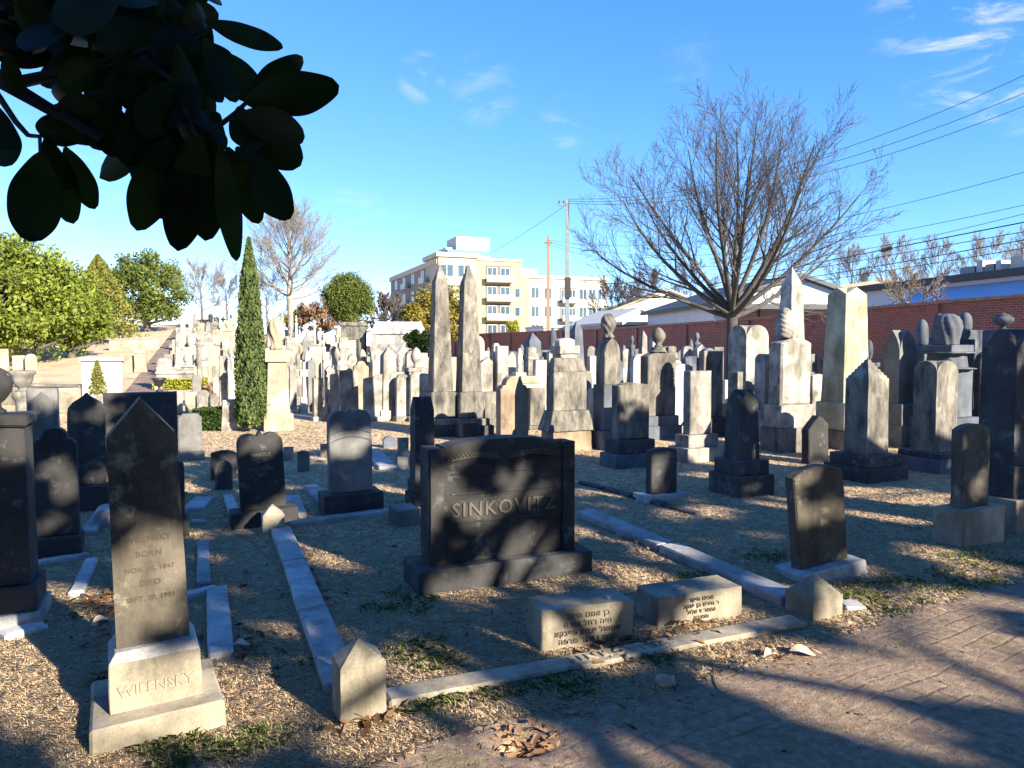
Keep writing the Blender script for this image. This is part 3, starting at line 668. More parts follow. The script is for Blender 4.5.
def st(kind, c, w, yt, yb=None, mat='marble', D=None, lab=None, T=None, grp=None, lean=None):
    """one of the compact stone types"""
    if D is None: D = ground(c, yb).y
    x = (c-512)/F*D; zg = gz(x, D)
    base = zat(0, D)
    def row(z):                                          # image row of height z above the ground at D
        v = z+zg-CAMH; 
        return 384-F*((v*CP+D*SP)/(D*CP-v*SP))
    yb_ = row(0); H = yb_-yt
    r = lambda f: yb_-H*f
    k = dict(T=T or random.uniform(.12, .2)) if True else {}
    if kind in ('obelisk',): parts = [bx(w*1.5, r(.10), dr=1), pl(w*1.2, r(.26), dr=1), ('shaft', 'obelisk', w, yt, dict(dr=1, narrow=.68, tip=1.1))]
    elif kind == 'urn': parts = [bx(w*1.25, r(.14), dr=.9), ('die', 'box', w, r(.62), dict(dr=.9)), ('cap', 'box', w*1.18, r(.68), dict(dr=.95)), ('urn', 'lathe', w*.62, yt, dict(dr=1, pr=random.choice(['urn', 'flame', 'drape', 'ball'])))]
    elif kind == 'col': parts = [bx(w*1.6, r(.12), dr=1), ('column', 'lathe', w, r(.86), dict(dr=1, pr='column')), ('finial', 'lathe', w*.7, yt, dict(dr=1, pr='flame'))]
    elif kind == 'cross': parts = [bx(w*.95, r(.16), dr=.7), pl(w*.6, r(.32), dr=.7), ('cross', 'cross', w*.9, yt, dict(T=.13))]
    elif kind == 'statue': parts = [bx(w*1.3, r(.12), dr=1), ('pedestal', 'box', w, r(.48), dict(dr=1)), ('figure', 'statue', w*.8, yt, dict(dr=.8))]
    elif kind == 'block': parts = [bx(w*1.1, r(.18), dr=.8), ('die', 'box', w, r(.85), dict(dr=.8)), ('lid', 'box', w*1.08, yt, dict(dr=.85, top=.92))]
    elif kind == 'pyr': parts = [bx(w*1.5, r(.14), dr=1), ('shaft', 'hf', w, yt, dict(dr=1, kind='pyramid', hs=.7, narrow=.95))]
    elif kind == 'xg': parts = [bx(w*1.4, r(.12), dr=1), ('shaft', 'hf', w, yt, dict(dr=1, kind='xgable', hs=.5, narrow=.95))]
    elif kind == 'cap': parts = [bx(w*1.35, r(.12), dr=.9), ('die', 'box', w, r(.80), dict(dr=.9)), ('cap', 'box', w*1.15, r(.9), dict(dr=.95)), ('crest', 'prof', w*.9, yt, dict(prof='seg', dr=.6))]
    else: parts = [bx(w*1.25, r(.10), T=.3), ('tablet', 'prof', w, yt, dict(prof=kind, T=T or random.uniform(.1, .2)))]
    nm = NM.get(kind, {'round': 'round_headstone', 'gothic': 'pointed_headstone', 'gable': 'gabled_headstone', 'flat': 'flat_headstone'}.get(kind, 'headstone'))
    return mon(nm, lab, CATS.get(kind, 'gravestone'), c, None, parts, mat, D=D, group=grp, lean=lean if lean is not None else random.gauss(0, .8), psi=24.5+random.gauss(0, 2))
def rowof(items, phrase, D, grp, yb=None):
    """items sorted left to right: (kind, c, w, ytop, mat)"""
    items = sorted(items, key=lambda q: q[1]); n = len(items)
    cnt = {}
    for kd, c, w, yt, mt in items: cnt.setdefault((kd), []).append(c)
    mm = {'marble': 'pale', 'white': 'white', 'cream': 'cream', 'mottled': 'stained', 'brown': 'brown', 'grey': 'grey', 'blue': 'blue-grey', 'dark': 'dark', 'black': 'black', 'tan': 'tan', 'block': 'pale grey', 'green': 'greenish'}
    words = ['leftmost', 'second', 'third', 'fourth', 'fifth', 'sixth', 'seventh', 'eighth', 'ninth', 'tenth', 'eleventh', 'twelfth', '13th', '14th', '15th', '16th', '17th', '18th', '19th', '20th', '21st', '22nd', '23rd', '24th', '25th']
    for i, (kd, c, w, yt, mt) in enumerate(items):
        same = cnt[kd]
        if len(same) == 1: lab = f'{mm[mt]} {SHL[kd]}, the only such in {phrase}'
        else:
            j = same.index(c); pos = 'leftmost such' if j == 0 else ('rightmost such' if j == len(same)-1 else words[j]+' such from left')
            lab = f'{mm[mt]} {SHL[kd]}, {pos} in {phrase}'
        st(kd, c, w, yt, mat=mt, D=D+random.uniform(-.25, .25), lab=lab, grp=grp)
# front lit row, cypress to twin obelisks (D about 16)
rowof([('flat', 318, 9, 378, 'marble'), ('col', 327, 4, 370, 'brown'), ('seg', 336, 8, 374, 'marble'), ('serp', 350, 18, 370, 'marble'), ('wedge', 373, 18, 374, 'marble'), ('pyr', 390, 13, 346, 'marble'),
       ('round', 404, 13, 374, 'marble'), ('cut', 421, 19, 372, 'marble')], 'lit front row left of obelisks', 16.3, 'lit front row left of the obelisks')
rowof([('cross', 303, 9, 362, 'white'), ('round', 312, 8, 360, 'grey'), ('flat', 293, 7, 366, 'marble'), ('cap', 344, 13, 360, 'marble'), ('shoulder', 361, 15, 361, 'cream'), ('urn', 402, 11, 353, 'marble'), ('urn', 418, 17, 347, 'marble'), ('flat', 378, 10, 360, 'marble'),
       ('gable', 330, 9, 366, 'marble')], 'second row left of obelisks', 18.2, 'second row left of the obelisks')
rowof([('urn', 298, 8, 352, 'marble'), ('obelisk', 308, 7, 349, 'white'), ('flat', 318, 9, 358, 'cream'), ('round', 328, 8, 359, 'marble'), ('urn', 339, 10, 347, 'marble'), ('gothic', 352, 9, 353, 'marble'), ('urn', 365, 12, 349, 'cream'),
       ('flat', 377, 8, 351, 'marble'), ('round', 411, 9, 351, 'marble'), ('flat', 424, 10, 353, 'marble'), ('cross', 432, 9, 349, 'marble')], 'third row left of obelisks', 21, 'third row left of the obelisks')
rowof([('flat', 290, 8, 347, 'marble'), ('urn', 301, 8, 344, 'cream'), ('block', 316, 12, 347, 'cream'), ('col', 324, 5, 339, 'white'), ('round', 333, 7, 346, 'marble'), ('cap', 346, 9, 337, 'marble'), ('block', 352, 8, 340, 'cream')], 'fourth row by the mausoleum', 25, 'fourth row by the mausoleum')
# between and right of the obelisks, lit
rowof([('flat', 453, 8, 357, 'cream'), ('gothic', 481, 9, 336, 'cream'), ('gable', 490, 14, 357, 'marble'), ('round', 497, 6, 343, 'white'), ('flat', 504, 11, 346, 'marble'), ('urn', 520, 9, 348, 'white'), ('block', 531, 18, 376, 'cream'),
       ('flat', 543, 11, 360, 'white'), ('serp', 579, 10, 362, 'white')], 'lit row right of obelisks', 15.6, 'lit row behind the streaked headstone')
rowof([('seg', 590, 9, 371, 'marble'), ('flat', 597, 9, 356, 'white'), ('round', 680, 9, 360, 'marble'), ('cap', 572, 17, 338, 'marble'), ('round', 622, 9, 360, 'blue'), ('seg', 694, 14, 356, 'blue'), ('flat', 731, 5, 380, 'white'), ('round', 711, 14, 348, 'blue'),
       ('round', 838, 9, 352, 'mottled'), ('flat', 785, 8, 345, 'mottled')], 'second row right of obelisks', 17.5, 'row beyond the lit stones')
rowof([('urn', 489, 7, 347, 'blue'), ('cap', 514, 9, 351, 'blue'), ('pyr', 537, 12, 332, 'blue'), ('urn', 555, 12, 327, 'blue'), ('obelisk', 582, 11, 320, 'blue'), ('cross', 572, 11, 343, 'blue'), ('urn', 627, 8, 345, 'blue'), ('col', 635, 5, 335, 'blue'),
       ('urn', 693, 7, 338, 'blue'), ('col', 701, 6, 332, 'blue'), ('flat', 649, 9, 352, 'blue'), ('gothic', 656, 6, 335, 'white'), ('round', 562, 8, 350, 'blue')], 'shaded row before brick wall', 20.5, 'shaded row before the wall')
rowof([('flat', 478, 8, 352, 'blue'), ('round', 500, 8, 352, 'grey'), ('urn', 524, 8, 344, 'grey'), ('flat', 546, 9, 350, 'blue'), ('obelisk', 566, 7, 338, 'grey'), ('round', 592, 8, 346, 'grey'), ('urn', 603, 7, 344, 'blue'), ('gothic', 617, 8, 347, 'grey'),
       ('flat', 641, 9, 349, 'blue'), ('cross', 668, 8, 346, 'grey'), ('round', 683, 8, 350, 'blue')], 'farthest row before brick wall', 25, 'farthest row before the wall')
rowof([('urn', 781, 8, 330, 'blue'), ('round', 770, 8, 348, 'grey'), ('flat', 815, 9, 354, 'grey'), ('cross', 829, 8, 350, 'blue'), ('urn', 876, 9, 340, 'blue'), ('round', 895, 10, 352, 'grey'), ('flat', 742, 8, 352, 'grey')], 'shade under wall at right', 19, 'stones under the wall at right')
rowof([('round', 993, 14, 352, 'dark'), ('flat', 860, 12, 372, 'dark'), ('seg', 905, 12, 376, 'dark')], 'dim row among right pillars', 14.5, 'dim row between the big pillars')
rowof([('flat', 583, 10, 384, 'marble'), ('round', 598, 11, 388, 'white'), ('seg', 652, 12, 392, 'mottled'), ('gothic', 682, 12, 378, 'marble'), ('flat', 742, 11, 372, 'marble'), ('cap', 779, 13, 372, 'mottled'), ('seg', 822, 12, 374, 'marble'),
       ('flat', 539, 15, 388, 'mottled'), ('flat', 492, 12, 392, 'mottled'), ('round', 896, 11, 380, 'mottled')], 'front gaps right of obelisks', 14.2, 'stones in the front gaps right of the obelisks')
rowof([('round', 470, 8, 350, 'marble'), ('flat', 487, 8, 351, 'marble'), ('gothic', 512, 8, 352, 'white'), ('cap', 533, 9, 347, 'marble'), ('round', 556, 9, 350, 'marble'), ('flat', 606, 8, 350, 'marble'), ('urn', 617, 9, 344, 'mottled'), ('round', 630, 8, 349, 'marble'),
       ('obelisk', 646, 7, 330, 'marble'), ('flat', 659, 9, 350, 'marble'), ('cap', 675, 9, 346, 'mottled'), ('round', 690, 9, 346, 'marble'), ('gable', 704, 9, 344, 'marble'), ('flat', 722, 9, 347, 'mottled'), ('cross', 737, 9, 342, 'marble')], 'packed middle row before wall', 19, 'packed middle row before the wall')
# ---- left of the cypress: lit stones on the slope
rowof([('seg', 176, 11, 391, 'marble'), ('flat', 190, 12, 392, 'cream'), ('round', 203, 11, 390, 'marble'), ('flat', 66, 26, 388, 'block'), ('round', 213, 8, 393, 'mottled'), ('flat', 97, 10, 384, 'marble')], 'lowest lit row at left', 17.5, 'lit stones above the shade')
rowof([('flat', 223, 8, 356, 'marble'), ('urn', 232, 9, 352, 'white'), ('col', 239, 5, 352, 'cream'), ('round', 216, 7, 366, 'marble'), ('flat', 196, 9, 375, 'grey')], 'group just left of cypress', 20, 'stones left of the cypress')
mon('statue_monument', 'tall white draped statue on a stepped pedestal, highest figure left of the cypress', 'monument', 183, None, [bx(24, 352, dr=1), pl(15, 343, dr=1), ('pedestal', 'box', 9, 334, dict(dr=1)), ('figure', 'statue', 7, 315, dict(dr=1))], 'white', D=44)
random.seed(11)
hill = [(27, 160, 14), (31, 168, 13), (35, 172, 13), (40, 176, 12), (46, 180, 11.5), (53, 184, 11), (61, 188, 10), (70, 190, 9)]
for ri, (D, x0, step) in enumerate(hill):
    its = []; c = x0+random.uniform(0, 6)
    while c < 345+ri*4 and not (ri < 2 and c > 340):
        if not (236 < c < 266):
            kd = random.choice(['flat', 'round', 'urn', 'block', 'obelisk', 'cross', 'cap', 'gothic', 'seg', 'block', 'flat', 'col'])
            h = {'obelisk': 2.2, 'urn': 1.6, 'col': 1.9, 'cross': 1.5, 'cap': 1.4, 'block': .8}.get(kd, 1.0)*random.uniform(.75, 1.2)
            w = {'block': 1.3, 'col': .3, 'obelisk': .42, 'urn': .55}.get(kd, .52)*random.uniform(.75, 1.15)/D*F
            x = (c-512)/F*D; v = gz(x, D)+h-CAMH
            its.append((kd, c, w, 384-F*((v*CP+D*SP)/(D*CP-v*SP)), random.choice(['marble', 'white', 'cream', 'marble', 'cream', 'grey'])))
        c += step*.8*random.uniform(.75, 1.35)
    rowof(its, f'{["lowest","second","third","fourth","fifth","sixth","seventh","topmost"][ri]} hillside terrace row', D, 'hillside terrace stones')
its = []
for c, kd in ((2, 'flat'), (18, 'block'), (30, 'round'), (118, 'block'), (128, 'flat'), (140, 'block')):
    D = 33; x = (c-512)/F*D; v = gz(x, D)+random.uniform(.6, 1.1)-CAMH
    its.append((kd, c, 12, 384-F*((v*CP+D*SP)/(D*CP-v*SP)), 'cream'))
rowof(its, 'lawn left of hill road', 33, 'stones left of the hill road')
def low_wall(a, b, h, t, label, mat='cream', name='retaining_wall'):
    a = Vector(a); b = Vector(b); L = (b-a).length; dd = (b-a)/L; n = max(2, int(L/1.5)); bm = bmesh.new()
    root = empty(name, (a.x, a.y, gz(*a)), 0, label, 'wall', 'low walls')
    for nm, z0, z1, tt in (('wall', -.3, h, t), ('coping', h, h+.06, t*1.25)):
        bm = bmesh.new(); rings = []
        nn = Vector((-dd.y, dd.x))
        for i in range(n+1):
            p = a+dd*L*i/n; z = gz(p.x, p.y)-gz(*a)
            rings.append([bm.verts.new((p.x-a.x+s*nn.x*tt/2, p.y-a.y+s*nn.y*tt/2, z+q)) for s, q in ((-1, z0), (1, z0), (1, z1), (-1, z1))])
        for r0, r1 in zip(rings, rings[1:]):
            for i in range(4): bm.faces.new((r0[i], r0[(i+1) % 4], r1[(i+1) % 4], r1[i]))
        bm.faces.new(rings[0]); bm.faces.new(rings[-1][::-1])
        frombm(nm, bm, M[mat], root)
def atD(px, D): return ((px-512)/F*D, D)
low_wall(atD(160, 29.5), atD(238, 31), .5, .3, 'long low retaining wall behind the lime hedge on the hillside')
low_wall(atD(170, 38), atD(236, 40), .5, .3, 'second low retaining wall higher up the hillside left of the cypress')
low_wall(atD(186, 50), atD(330, 52), .45, .3, 'upper low retaining wall across the hillside')
low_wall(atD(270, 34), atD(340, 33), .5, .3, 'low brick retaining wall on the slope left of the mausoleum', 'brown')
low_wall(atD(-20, 21), atD(84, 20), .55, .3, 'pale concrete retaining wall at left between the dark headstones and the lawn', 'block')
low_wall(atD(110, 45), atD(160, 46), .6, .3, 'low pale wall left of the hill road near the top', 'cream')
# ---- mausoleum
mz = gz(*atD(390, 38)); D0 = 38
g0 = Vector((*atD(377, D0), 0)); g0.z = gz(g0.x, g0.y)
ms = empty('mausoleum', g0, R(8), 'white stone mausoleum with a stepped low-gabled roof, middle distance behind the pale rows', 'mausoleum')
def boxat(root, name, mat, x0, x1, y0, y1, z0, z1, bev=.01, top=1.0):
    b_ = s_box(x1-x0, y1-y0, z0, z1, bev=bev, top=top); bmesh.ops.translate(b_, verts=b_.verts, vec=((x0+x1)/2, (y0+y1)/2, 0))
    return frombm(name, b_, M[mat] if isinstance(mat, str) else mat, root)
boxat(ms, 'wall', 'white', -.2, 3.6-1.2, 0, 2.6, -.3, 1.75, .02)
boxat(ms, 'cornice', 'white', -.3, 2.5, -.1, 2.7, 1.75, 1.97, .03)
boxat(ms, 'roof', 'white', -.25, 2.45, -.05, 2.65, 1.97, 2.4, .03, .86)
boxat(ms, 'column', 'white', -.26, -.02, -.06, .2, -.2, 1.75, .03)
boxat(ms, 'column', 'white', 2.15, 2.41, -.06, .2, -.2, 1.75, .03)
ds = bpy.data.materials.new('dark_bronze'); M['bronze'] = plain('dark_bronze', (.02,.03,.03), .4)
boxat(ms, 'door', 'bronze', -.215, -.203, .7, 1.7, -.05, 1.15, .0)
shaded_flank = empty('mausoleum', Vector((*atD(352, 38.5), 0))+Vector((0, 0, gz(*atD(352, 38.5)))), R(8), 'narrow stone tomb front with a dark arched doorway, attached left of the white mausoleum', 'mausoleum')  # flank of the mausoleum, its shade put into a darker stone
boxat(shaded_flank, 'wall', 'mottled', -.55, .7, 0, 1.2, -.3, 2.1, .02); boxat(shaded_flank, 'roof', 'mottled', -.65, .8, -.08, 1.3, 2.1, 2.3, .02, .9)
boxat(shaded_flank, 'door', 'bronze', -.3, .35, -.012, .02, -.05, 1.4, 0)
# ---------------------------------------------------------------- brick wall
def wall_x(y): return 15.2-.419*(y-22)
k = NT('old_red_brick')
tc = k.new('ShaderNodeTexCoord').outputs['UV']
br = k.new('ShaderNodeTexBrick', ins={'Scale': 1.0, 'Mortar Size': .008, 'Brick Width': .21, 'Row Height': .075, 'Bias': -.1})
br.inputs['Color1'].default_value = (.34,.085,.06,1); br.inputs['Color2'].default_value = (.20,.065,.055,1); br.inputs['Mortar'].default_value = (.30,.24,.20,1)
k.link(tc, br.inputs['Vector'])
pat = k.ramp(k.noise(tc, 1.3, 6, .7), [(.56, (0,0,0)), (.66, (1,1,1))])
pale = k.ramp(k.noise(tc, 7, 4, .7), [(.62, (0,0,0)), (.7, (1,1,1))])
c = k.mix(k.math('MULTIPLY', pat, .5), br.outputs[0], (.07,.03,.03))
c = k.mix(k.math('MULTIPLY', pale, .45), c, (.45,.36,.33))
k.link(c, k.b.inputs['Base Color']); k.b.inputs['Roughness'].default_value = .9
k.bump(k.math('ADD', k.math('MULTIPLY', br.outputs['Fac'], -.6), k.noise(tc, 30, 4)), .6, .01)
M['brickwall'] = k.m
M['coping'] = plain('terracotta_coping', (.30,.17,.14), .9, .3, 4)
def ribbon(name, path, h0, h1, t, mat, root, uv=False):
    bm = bmesh.new(); uvl = bm.loops.layers.uv.new('UVMap'); rings = []; s = 0; S = []
    o = root.location
    for i, (x, y) in enumerate(path):
        a = Vector(path[max(0, i-1)]); b = Vector(path[min(len(path)-1, i+1)]); d = (b-a).normalized(); n = Vector((-d.y, d.x))
        if i: s += (Vector(path[i])-Vector(path[i-1])).length
        S.append(s)
        z = gz(x, y)*.5
        rings.append([bm.verts.new((x-o.x+q*n.x*t/2, y-o.y+q*n.y*t/2, zz-o.z)) for q, zz in ((-1, h0(x, y)), (1, h0(x, y)), (1, h1(x, y)), (-1, h1(x, y)))])
    for i, (r0, r1) in enumerate(zip(rings, rings[1:])):
        for j in range(4):
            f = bm.faces.new((r0[j], r0[(j+1) % 4], r1[(j+1) % 4], r1[j]))
            hh = [r0[j].co.z, r0[(j+1) % 4].co.z, r1[(j+1) % 4].co.z, r1[j].co.z]
            for l, u, v in zip(f.loops, (S[i], S[i], S[i+1], S[i+1]), hh): l[uvl].uv = (u, v)
    bm.faces.new(rings[0]); bm.faces.new(rings[-1][::-1])
    return frombm(name, bm, M[mat], root)
ys = list(np.arange(8, 100, 2.0)); path = [(wall_x(y), y) for y in ys]
def wtop(x, y): 
    return float(np.interp(y, [8, 22, 27, 29.4, 43.7, 65, 100], [3.3, 3.08, 2.98, 2.85, 2.62, 2.65, 3.2]))
wr = empty('brick_wall', (wall_x(8), 8, 0), 0, 'long old red brick boundary wall running behind the gravestones on the right', 'wall')
ribbon('wall', path, lambda x, y: -.5, wtop, .35, 'brickwall', wr)
ribbon('coping', path, lambda x, y: wtop(x, y)+.001, lambda x, y: wtop(x, y)+.10, .52, 'coping', wr)
for y in np.arange(12, 96, 4.2):
    x = wall_x(y); d = Vector((-.419, 1)).normalized(); n = Vector((-d.y, d.x))
    b_ = s_box(.45, .16, -.5, wtop(x, y)-.02, bev=.01)
    bmesh.ops.rotate(b_, verts=b_.verts, cent=(0,0,0), matrix=Matrix.Rotation(math.atan2(d.y, d.x), 3, 'Z'))
    bmesh.ops.translate(b_, verts=b_.verts, vec=(x+n.x*.22-wr.location.x, y+n.y*.22-wr.location.y, 0))
    uvl = b_.loops.layers.uv.new('UVMap')
    for f in b_.faces:
        for l in f.loops: l[uvl].uv = (l.vert.co.x*.9+l.vert.co.y*.5, l.vert.co.z)
    frombm('pier', b_, M['brickwall'], wr)

# ---------------------------------------------------------------- buildings
M['stucco'] = plain('cream_stucco', (.41,.375,.295), .9, .05, 2, bump=0)
M['yellow'] = plain('pale_yellow_stucco', (.45,.40,.17), .9, .05, 2, bump=0)
M['taupe'] = plain('taupe_brick', (.20,.18,.17), .9, .1, 2, bump=0)
M['wht'] = plain('white_panel', (.44,.44,.42), .8, .05, 2, bump=0)
M['frame'] = plain('window_frame_grey', (.45,.45,.43), .6, .05, 2, bump=0)
M['teal'] = plain('teal_band', (.05,.22,.19), .6, .05, 2, bump=0)
M['shade'] = plain('balcony_recess_shade', (.13,.12,.11), .9, .05, 2, bump=0)  # dark colour stands in for the shade inside the recesses
M['corr'] = plain('blue_grey_metal_cladding', (.48,.54,.60), .55, .06, 1, bump=0)
M['roofblue'] = plain('blue_metal_roof', (.32,.46,.64), .4, .05, 1, bump=0)
M['fascia'] = plain('dark_fascia', (.03,.035,.045), .6, .1, 2, bump=0)
M['roofbrown'] = plain('brown_gravel_roof', (.30,.24,.18), .95, .15, 1)
M['orange'] = plain('warm_interior', (.45,.25,.14), .9, .3, 2)
k = NT('window_glass'); k.b.inputs['Base Color'].default_value = (.05,.08,.11,1); k.b.inputs['Roughness'].default_value = .08; k.b.inputs['Specular IOR Level'].default_value = .8; M['glass'] = k.m
def bbox(root, name, mat, x0, x1, y0, y1, z0, z1, par=None):
    b_ = s_box(x1-x0, y1-y0, z0, z1, bev=0); bmesh.ops.translate(b_, verts=b_.verts, vec=((x0+x1)/2, (y0+y1)/2, 0))
    return frombm(name, b_, M[mat], par or root)
def window(root, x, z, w, h, y=0, side=None, mull=2, depth=.25):
    """frame with panes, recess look: frame proud of wall; side='L' puts it on the x=const left wall facing -x at distance y along"""
    def tr(bm):
        if side is not None: bmesh.ops.rotate(bm, verts=bm.verts, cent=(0,0,0), matrix=Matrix.Rotation(R(-90), 3, 'Z')); bmesh.ops.translate(bm, verts=bm.verts, vec=(side, x, z))
        else: bmesh.ops.translate(bm, verts=bm.verts, vec=(x, y, z))
        return bm
    bm = bmesh.new()
    for a, b, c, d in [(-w/2, w/2, -.06, 0), (-w/2, w/2, h-.08, h)]+[(-w/2+i*(w-.08)/mull, -w/2+i*(w-.08)/mull+.08, 0, h-.08) for i in range(mull+1)]:
        t = s_box(b-a, .12, c, d, bev=0); bmesh.ops.translate(t, verts=t.verts, vec=((a+b)/2, -.03, 0)); me = bpy.data.meshes.new('t'); t.to_mesh(me); t.free(); bm.from_mesh(me); bpy.data.meshes.remove(me)
    fr = frombm('window', tr(bm), M['frame'], root)
    g = s_box(w-.1, .04, .02, h-.1, bev=0); bmesh.ops.translate(g, verts=g.verts, vec=(0, -.022, 0)); frombm('pane', tr(g), M['glass'], fr)
# apartment block: near corner at px 438
A = Vector((-11.9, 120, -1.0)); ap = empty('apartment_building', A, R(21), 'cream and yellow five-storey apartment block with rooftop tower, behind the wall', 'building')
Ht = 16.9; st_h = 3.15
bbox(ap, 'left_wing', 'taupe', 0, 3.0, 0, 37, 0, Ht-1.0); bbox(ap, 'wing_parapet', 'stucco', -.3, 3.3, -.15, 37.2, Ht-1.0, Ht-.1)
bbox(ap, 'corner_bay', 'stucco', -.05, 6.2, -.5, 8, 0, Ht+.1); bbox(ap, 'bay_cornice', 'stucco', -.5, 6.6, -.9, 8.3, Ht+.1, Ht+.8)
bbox(ap, 'main_wall', 'yellow', 6.2, 14.4, 0, 18, 0, Ht-.2); bbox(ap, 'main_parapet', 'stucco', 6.2, 14.5, -.25, 18.1, Ht-.2, Ht+.2)
bbox(ap, 'right_wing', 'wht', 14.4, 31.2, .9, 18, 0, Ht-2.7); bbox(ap, 'right_parapet', 'stucco', 14.4, 31.4, .6, 18.1, Ht-2.7, Ht-2.2)
bbox(ap, 'roof_tower', 'wht', 5.2, 11.2, 7, 13, Ht, Ht+4.6); bbox(ap, 'tower_band', 'teal', 3.6, 11.3, 6.9, 13.1, Ht+1.5, Ht+2.3); bbox(ap, 'tower_side', 'wht', 3.6, 5.2, 8, 13, Ht+.2, Ht+2.8); bbox(ap, 'roof_unit', 'stucco', 16, 20, 6, 9, Ht-2.2, Ht-.6)
bbox(ap, 'yellow_pier', 'yellow', 14.45, 16.2, .75, 2, 0, Ht-2.7)
for f in range(5):
    z = .6+f*st_h
    for x in (1.3, 4.2): window(ap, x, z+.7, 2.2, 1.9, -.5)
    if f < 5:
        bbox(ap, 'recess_shade_panel', 'shade', 8.0, 12.6, -.02, .0, z+.1, z+2.8)          # flat dark panel, the shade of a recess put into its colour
        for x in (9.2, 11.5): window(ap, x, z+.35, 1.7, 2.1, -.02)
        bbox(ap, 'balcony_slab', 'taupe', 7.9, 12.7, -1.2, 0, z-.1, z+.08); bbox(ap, 'balcony_rail', 'frame', 7.9, 12.7, -1.2, -1.15, z+.08, z+1.05)
    window(ap, 13.7, z+.8, 1.0, 1.5, 0, mull=1) if f < 4 else None
    for x in range(5):
        window(ap, 3+x*7.2, z+.8, 2.4, 1.8, side=0)
    for yy in (7, 21): bbox(ap, 'balcony_slab', 'stucco', -1.2, 0, yy-1.9, yy+1.5, z-.05, z+.1); bbox(ap, 'balcony_rail', 'frame', -1.2, -1.14, yy-1.9, yy+1.5, z+.1, z+1.05)
for f in range(4):
    z = .6+f*st_h
    for x in (17.3, 19.7, 26.4, 28.2, 30.0): window(ap, x, z+.8, 1.5, 1.8, .9)
    bbox(ap, 'recess_shade_panel', 'shade', 21.9, 25.1, .86, .9, z+.1, z+2.7)  # flat panel again, recess shade held in its dark colour
    for x in (22.7, 24.3): window(ap, x, z+.3, 1.2, 2.1, .86)
    bbox(ap, 'balcony_slab', 'taupe', 22.0, 25.0, -.3, .9, z-.05, z+.1); bbox(ap, 'balcony_rail', 'frame', 22.0, 25.0, -.3, -.25, z+.1, z+1.0)
# low white industrial shed
sh = empty('white_shed', (3.6, 84, -.4), R(12), 'low white metal shed with a grey side wall, below the apartment block', 'building')
bbox(sh, 'wall', 'corr', 0, 9.5, 0, 9, 0, 4.1); bbox(sh, 'white_wall', 'wht', 9.5, 17, -.5, 9, 0, 3.6); bbox(sh, 'fascia', 'wht', -.1, 9.6, -.2, 9.1, 4.1, 4.4)
for x in (11, 13, 15): bbox(sh, 'door', 'fascia', x, x+1.2, -.52, -.5, .2, 2.5)
def gabled(root, w, d, h, rise, wm, rm, ov=.3, axis='y'):
    bm = bmesh.new(); pts = [(0,0),(w,0),(w,h),(w/2,h+rise),(0,h)]
    f = [bm.verts.new((x,0,z)) for x, z in pts]; g = [bm.verts.new((x,d,z)) for x, z in pts]
    bm.faces.new(f); bm.faces.new(g[::-1])
    for i in (0,1,4): bm.faces.new((f[i], g[i], g[(i+1) % 5], f[(i+1) % 5]))
    frombm('wall', bm, M[wm], root)
    bm = bmesh.new(); sl = rise/(w/2)
    for s in (0, 1):
        xs = (-ov, w/2) if s == 0 else (w/2, w+ov)
        zs = (h-ov*sl, h+rise) if s == 0 else (h+rise, h-ov*sl)
        v = [bm.verts.new((x, y, z+t)) for t in (.02, .3) for y in (-ov, d+ov) for x, z in zip(xs, zs)]
        for q in ((0,1,3,2),(4,6,7,5),(0,4,5,1),(2,3,7,6),(0,2,6,4),(1,5,7,3)): bm.faces.new([v[i] for i in q])
    return frombm('roof', bm, M[rm], root)
g1 = empty('gabled_shed', (9.2, 74, -.4), R(18), 'small white gabled shed seen just right of the steel pole', 'building'); gabled(g1, 8, 10, 4.1, 1.6, 'wht', 'wht'); 
for x in (1.4, 4.0, 6.0): bbox(g1, 'window', 'fascia', x, x+1, -.03, 0, 1.9, 3.8)
g2 = empty('open_shed', (9.8, 64, -.4), R(18), 'low white open-fronted shed with a dark beam, beyond the wall left of the bare tree', 'building')
bbox(g2, 'wall', 'wht', 0, 9, 2.5, 9, 0, 3.9); bbox(g2, 'roof', 'wht', -.3, 12, 0, 9, 3.9, 4.15); bbox(g2, 'beam', 'fascia', 3.5, 12, -.1, .1, 3.55, 3.85); bbox(g2, 'interior_wall', 'orange', 4, 9, 2.44, 2.48, 1.2, 3.4)
for x in (3.5, 6, 8.5, 11.8): bbox(g2, 'post', 'fascia', x, x+.12, -.05, .07, 0, 3.55)
# grey gabled storefront with oval sign
gs = empty('gabled_storefront', (13.6, 50, -.3), R(8), 'grey gabled storefront with an oval sign, beyond the wall behind the bare tree', 'building')
gabled(gs, 12, 14, 4.7, 1.9, 'corr', 'fascia', .5)
bbox(gs, 'canopy', 'fascia', -.6, 12.4, -1.3, -.002, 4.4, 4.75)
bbox(gs, 'window', 'orange', 1.4, 6.6, -.03, -.004, 2.6, 4.3); bbox(gs, 'window', 'orange', 8.4, 11.4, -.03, -.004, 2.6, 4.3)
for x in (1.3, 3.1, 4.9, 6.6, 8.3, 9.9, 11.4): bbox(gs, 'mullion', 'fascia', x, x+.14, -.10, -.035, 2.5, 4.38)
bm = bmesh.new()
for rr, r2 in ((1.42, 1.3), (1.22, 1.16)):
    n = 36
    for i in range(n):
        a0, a1 = 2*math.pi*i/n, 2*math.pi*(i+1)/n
        q = [(4.9+r*math.cos(a), 5.35+r*.42*math.sin(a)) for r, a in ((rr, a0), (rr, a1), (r2, a1), (r2, a0))]
        bm.faces.new([bm.verts.new((x, -.03, z)) for x, z in q])
so = frombm('oval_sign', bm, M['fascia'], gs)
